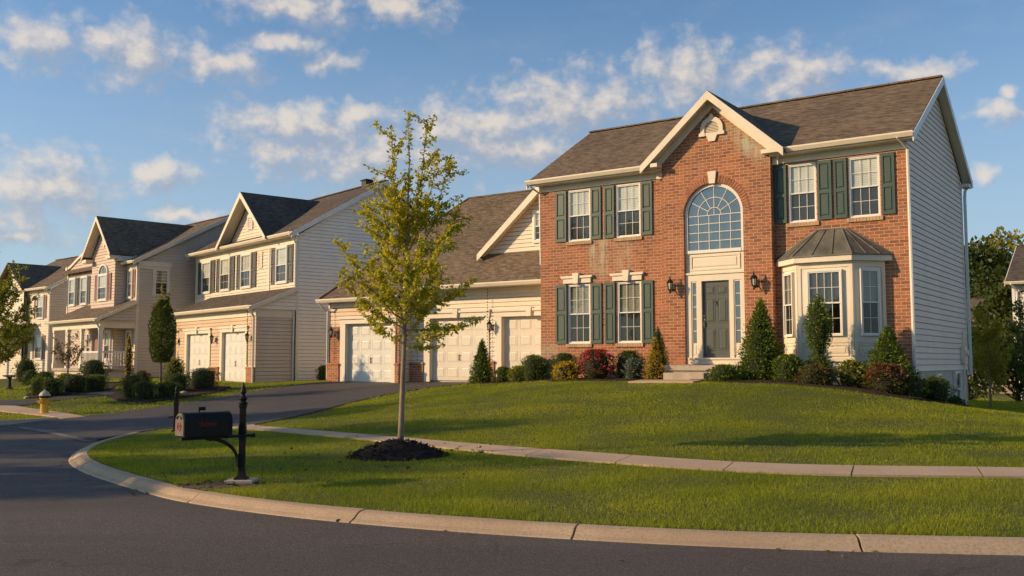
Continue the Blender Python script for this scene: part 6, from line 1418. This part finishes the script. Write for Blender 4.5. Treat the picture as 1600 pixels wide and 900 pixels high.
# ------------------------------------------------------------------ grass
def grass():
    ex = [DRIVE, DRIVE3, WALK, WALK3, ROAD_CUT, BED, BED2, BED3]
    rng = np.random.default_rng(5); Vn = []; Vf = []
    def region(x0, x1, y0, y1, dens, h, w, near):
        n = int((x1 - x0) * (y1 - y0) * dens); P = np.stack([rng.uniform(x0, x1, n), rng.uniform(y0, y1, n)], 1)
        P = P[(np.abs(P[:, 0]) < .63 * P[:, 1] + .8)]
        keep = np.ones(len(P), bool)
        for p in ex: keep &= ~inpoly(P, p)
        for cx, cy, rx, ry in ((-1.74, 14.62, .7, .56), (-3.55, 11.72, .5, .3)): keep &= (((P[:, 0] - cx) / rx) ** 2 + ((P[:, 1] - cy) / ry) ** 2) > 1
        q = np.array([noise.noise((p[0] * .9, p[1] * .9, 1)) for p in P[::1]]) if len(P) < 400000 else np.zeros(len(P))
        keep &= rng.uniform(0, 1, len(P)) < .85 + .6 * q
        P = P[keep]; q = q[keep]; n = len(P); z = terr(P)
        B = np.stack([P[:, 0], P[:, 1], z - .008], 1); a = rng.uniform(0, 6.283, n); S = np.stack([np.cos(a), np.sin(a), np.zeros(n)], 1)
        hh = h * rng.uniform(.55, 1.3, n) * (1 + .5 * q); ln = rng.normal(0, .45, (n, 2)); ww = w * rng.uniform(.7, 1.3, n)
        tip = B + np.stack([ln[:, 0] * hh, ln[:, 1] * hh, hh], 1)
        if near:
            mid = B + np.stack([ln[:, 0] * hh * .3, ln[:, 1] * hh * .3, hh * .6], 1)
            Vn.append(np.stack([B - S * ww[:, None] * .5, B + S * ww[:, None] * .5, mid + S * ww[:, None] * .4, tip], 1).reshape(-1, 3)); 
            Vn.append(np.stack([B - S * ww[:, None] * .5, mid + S * ww[:, None] * .4, tip, mid - S * ww[:, None] * .4], 1).reshape(-1, 3))
        else:
            Vf.append(np.stack([B - S * ww[:, None] * .5, B + S * ww[:, None] * .5, tip], 1).reshape(-1, 3))
    region(-9, 9, 7.9, 12.8, 3400, .045, .005, False)
    region(-12, 13, 12.8, 19, 2000, .042, .007, False)
    region(-18, 17, 19, 27, 1100, .042, .010, False)
    region(-24, 22, 27, 46, 240, .06, .02, False)
    tag(fast_mesh('lawn_grass', np.concatenate(Vf), 3, M['grass']), kind='stuff')
grass()

# ------------------------------------------------------------------ sky, sun, camera
SUN_EL, SUN_AZ = R(20), R(-95.5)          # azimuth from +Y towards +X
sun_dir = Vector((math.sin(SUN_AZ) * math.cos(SUN_EL), math.cos(SUN_AZ) * math.cos(SUN_EL), math.sin(SUN_EL)))
ld = bpy.data.lights.new('sun', 'SUN'); ld.energy = 5.0; ld.angle = R(.53); ld.color = (1.0, .71, .40)
lo = bpy.data.objects.new('sun', ld); COL.objects.link(lo); lo.rotation_euler = sun_dir.to_track_quat('Z', 'Y').to_euler(); lo.location = (-30, 5, 20)

W = bpy.data.worlds.new('World'); SC.world = W; W.use_nodes = True; W.cycles.sampling_method = 'MANUAL'; W.cycles.sample_map_resolution = 256; W.node_tree.nodes.clear()
def cloud_group():
    g = bpy.data.node_groups.new('cloud_cover', 'ShaderNodeTree')
    g.interface.new_socket('co', in_out='INPUT', socket_type='NodeSocketVector'); g.interface.new_socket('density', in_out='OUTPUT', socket_type='NodeSocketFloat')
    nt = NT(g); gi = nt.new('NodeGroupInput').outputs[0]
    nz = nt.new('ShaderNodeTexNoise', noise_dimensions='2D'); nt.set(nz, 'Vector', gi); nt.set(nz, 'Scale', 15.0); nt.set(nz, 'Detail', 3.0); nt.set(nz, 'Roughness', .6)
    wv = nt.vmath('MULTIPLY', nt.vmath('SUBTRACT', nz.outputs['Color'], (.5, .5, .5)), (.06, .036, 0))
    p = nt.vmath('ADD', gi, wv); acc = None
    B = [(-0.467, 0.292, 0.041, 0.0217), (-0.387, 0.298, 0.047, 0.0236), (-0.419, 0.304, 0.0258, 0.0116), (-0.302, 0.293, 0.0424, 0.0159), (-0.237, 0.319, 0.0389, 0.008), (-0.189, 0.305, 0.0251, 0.0087), (-0.226, 0.354, 0.0621, 0.0181), (-0.12, 0.356, 0.0542, 0.016), (-0.221, 0.238, 0.0843, 0.0229), (-0.162, 0.251, 0.0398, 0.0141), (-0.233, 0.209, 0.0418, 0.0192), (-0.135, 0.208, 0.1134, 0.0274), (-0.041, 0.239, 0.0884, 0.0313), (0.055, 0.262, 0.0748, 0.031), (0.109, 0.274, 0.0337, 0.0192), (0.193, 0.291, 0.0593, 0.0327), (0.289, 0.284, 0.0534, 0.0258), (0.413, 0.278, 0.0298, 0.0118), (0.384, 0.281, 0.0176, 0.0083), (-0.356, 0.18, 0.0346, 0.0162), (-0.457, 0.166, 0.0546, 0.0286), (-0.483, 0.133, 0.0424, 0.0213), (0.485, 0.23, 0.0256, 0.0099), (-0.475, 0.112, 0.0224, 0.0083), (0.457, 0.17, 0.0153, 0.0089), (-0.332, 0.144, 0.0332, 0.0063), (0.495, 0.248, 0.0106, 0.0069), (0.014, 0.223, 0.102, 0.0171), (0.75, .2, .12, .03), (-.8, .22, .14, .03), (-2.4, .25, .3, .05)]
    for (a, e, rx, ry) in B:
        q = nt.vmath('MULTIPLY', nt.vmath('SUBTRACT', p, (a, e, 0)), (.88 / rx, .84 / ry, 0))
        l = nt.vmath('LENGTH', q, out='Value'); v = nt.math('SUBTRACT', 1.45, l)
        acc = v if acc is None else nt.math('MAXIMUM', acc, v)
    fb = nt.new('ShaderNodeTexNoise', noise_dimensions='2D'); nt.set(fb, 'Vector', nt.vmath('MULTIPLY', gi, (1, 1.35, 1))); nt.set(fb, 'Scale', 30.0); nt.set(fb, 'Detail', 5.0); nt.set(fb, 'Roughness', .62)
    vo = nt.new('ShaderNodeTexVoronoi', voronoi_dimensions='2D', feature='F1'); nt.set(vo, 'Vector', nt.vmath('ADD', nt.vmath('MULTIPLY', gi, (1, 1.25, 1)), nt.vmath('MULTIPLY', wv, (.35, .5, 0)))); nt.set(vo, 'Scale', 36.0); nt.set(vo, 'Detail', 2.0); nt.set(vo, 'Roughness', .55)
    d = nt.math('ADD', acc, nt.math('ADD', nt.math('MULTIPLY', nt.math('SUBTRACT', fb.outputs['Fac'], .5), 1.35), nt.math('MULTIPLY', nt.math('SUBTRACT', .80, vo.outputs['Distance']), .55)))
    o = nt.new('NodeGroupOutput'); nt.l.new(d, o.inputs[0]); return g
def build_world():
    nt = NT(W.node_tree); g = cloud_group()
    sky = nt.new('ShaderNodeTexSky', sky_type='NISHITA'); sky.sun_disc = False; sky.sun_elevation = SUN_EL; sky.sun_rotation = SUN_AZ; sky.air_density = 1.0; sky.dust_density = .8; sky.ozone_density = 2.0; sky.altitude = 100
    nrm = nt.vmath('NORMALIZE', nt.new('ShaderNodeTexCoord').outputs['Generated'])
    sx = nt.new('ShaderNodeSeparateXYZ'); nt.l.new(nrm, sx.inputs[0])
    az = nt.math('ARCTAN2', sx.outputs[0], sx.outputs[1]); el = nt.math('ARCSINE', sx.outputs[2])
    cv = nt.new('ShaderNodeCombineXYZ'); nt.set(cv, 0, az); nt.set(cv, 1, el); co = cv.outputs[0]
    def dens(v):
        n = nt.n.new('ShaderNodeGroup'); n.node_tree = g; nt.l.new(v, n.inputs[0]); return n.outputs[0]
    d0 = dens(co); d1 = dens(nt.vmath('ADD', co, (-.014, .014, 0)))
    cover = nt.smooth(d0, .0, 1.45)
    veil = nt.math('MULTIPLY', nt.smooth(nt.noise(nt.vmath('MULTIPLY', co, (1, 2.6, 1)), 5.5, 6, .6), .45, .85), .16)
    cover = nt.math('MAXIMUM', nt.math('MULTIPLY', cover, .80), veil)
    lit = nt.smooth(nt.math('SUBTRACT', d0, d1), -.55, .95)
    ccol = nt.mix(lit, (.42, .45, .53, 1), (.92, .80, .68, 1))
    bg = nt.new('ShaderNodeBackground'); nt.l.new(nt.mix(nt.smooth(el, .42, .02, .0, .62), nt.mix(1.0, sky.outputs[0], (.82, 1.03, 1.17, 1), 'MULTIPLY'), (3.6, 4.3, 5.1, 1)), bg.inputs[0]); bg.inputs[1].default_value = SKY
    bc = nt.new('ShaderNodeBackground'); nt.l.new(ccol, bc.inputs[0]); bc.inputs[1].default_value = .92
    mx = nt.new('ShaderNodeMixShader'); nt.l.new(cover, mx.inputs[0]); nt.l.new(bg.outputs[0], mx.inputs[1]); nt.l.new(bc.outputs[0], mx.inputs[2])
    o = nt.new('ShaderNodeOutputWorld'); nt.l.new(mx.outputs[0], o.inputs[0])
SKY = .128
build_world()

cam = bpy.data.cameras.new('camera'); co_ = bpy.data.objects.new('camera', cam); COL.objects.link(co_)
co_.location = (0, 0, H_EYE); co_.rotation_euler = (R(90 + 4.4), 0, 0)
cam.sensor_width = 36; cam.lens = 1492 / 1600 * 36; cam.clip_start = .1; cam.clip_end = 5000
SC.camera = co_
SC.view_settings.view_transform = 'Standard'; SC.view_settings.look = 'None'; SC.view_settings.exposure = 0; SC.view_settings.gamma = 1
SC.render.engine = 'CYCLES'
SC.cycles.max_bounces = 6; SC.cycles.diffuse_bounces = 3; SC.cycles.glossy_bounces = 3; SC.cycles.transparent_max_bounces = 8; SC.cycles.use_adaptive_sampling = True; SC.cycles.adaptive_threshold = .03
SC.cycles.use_denoising = True
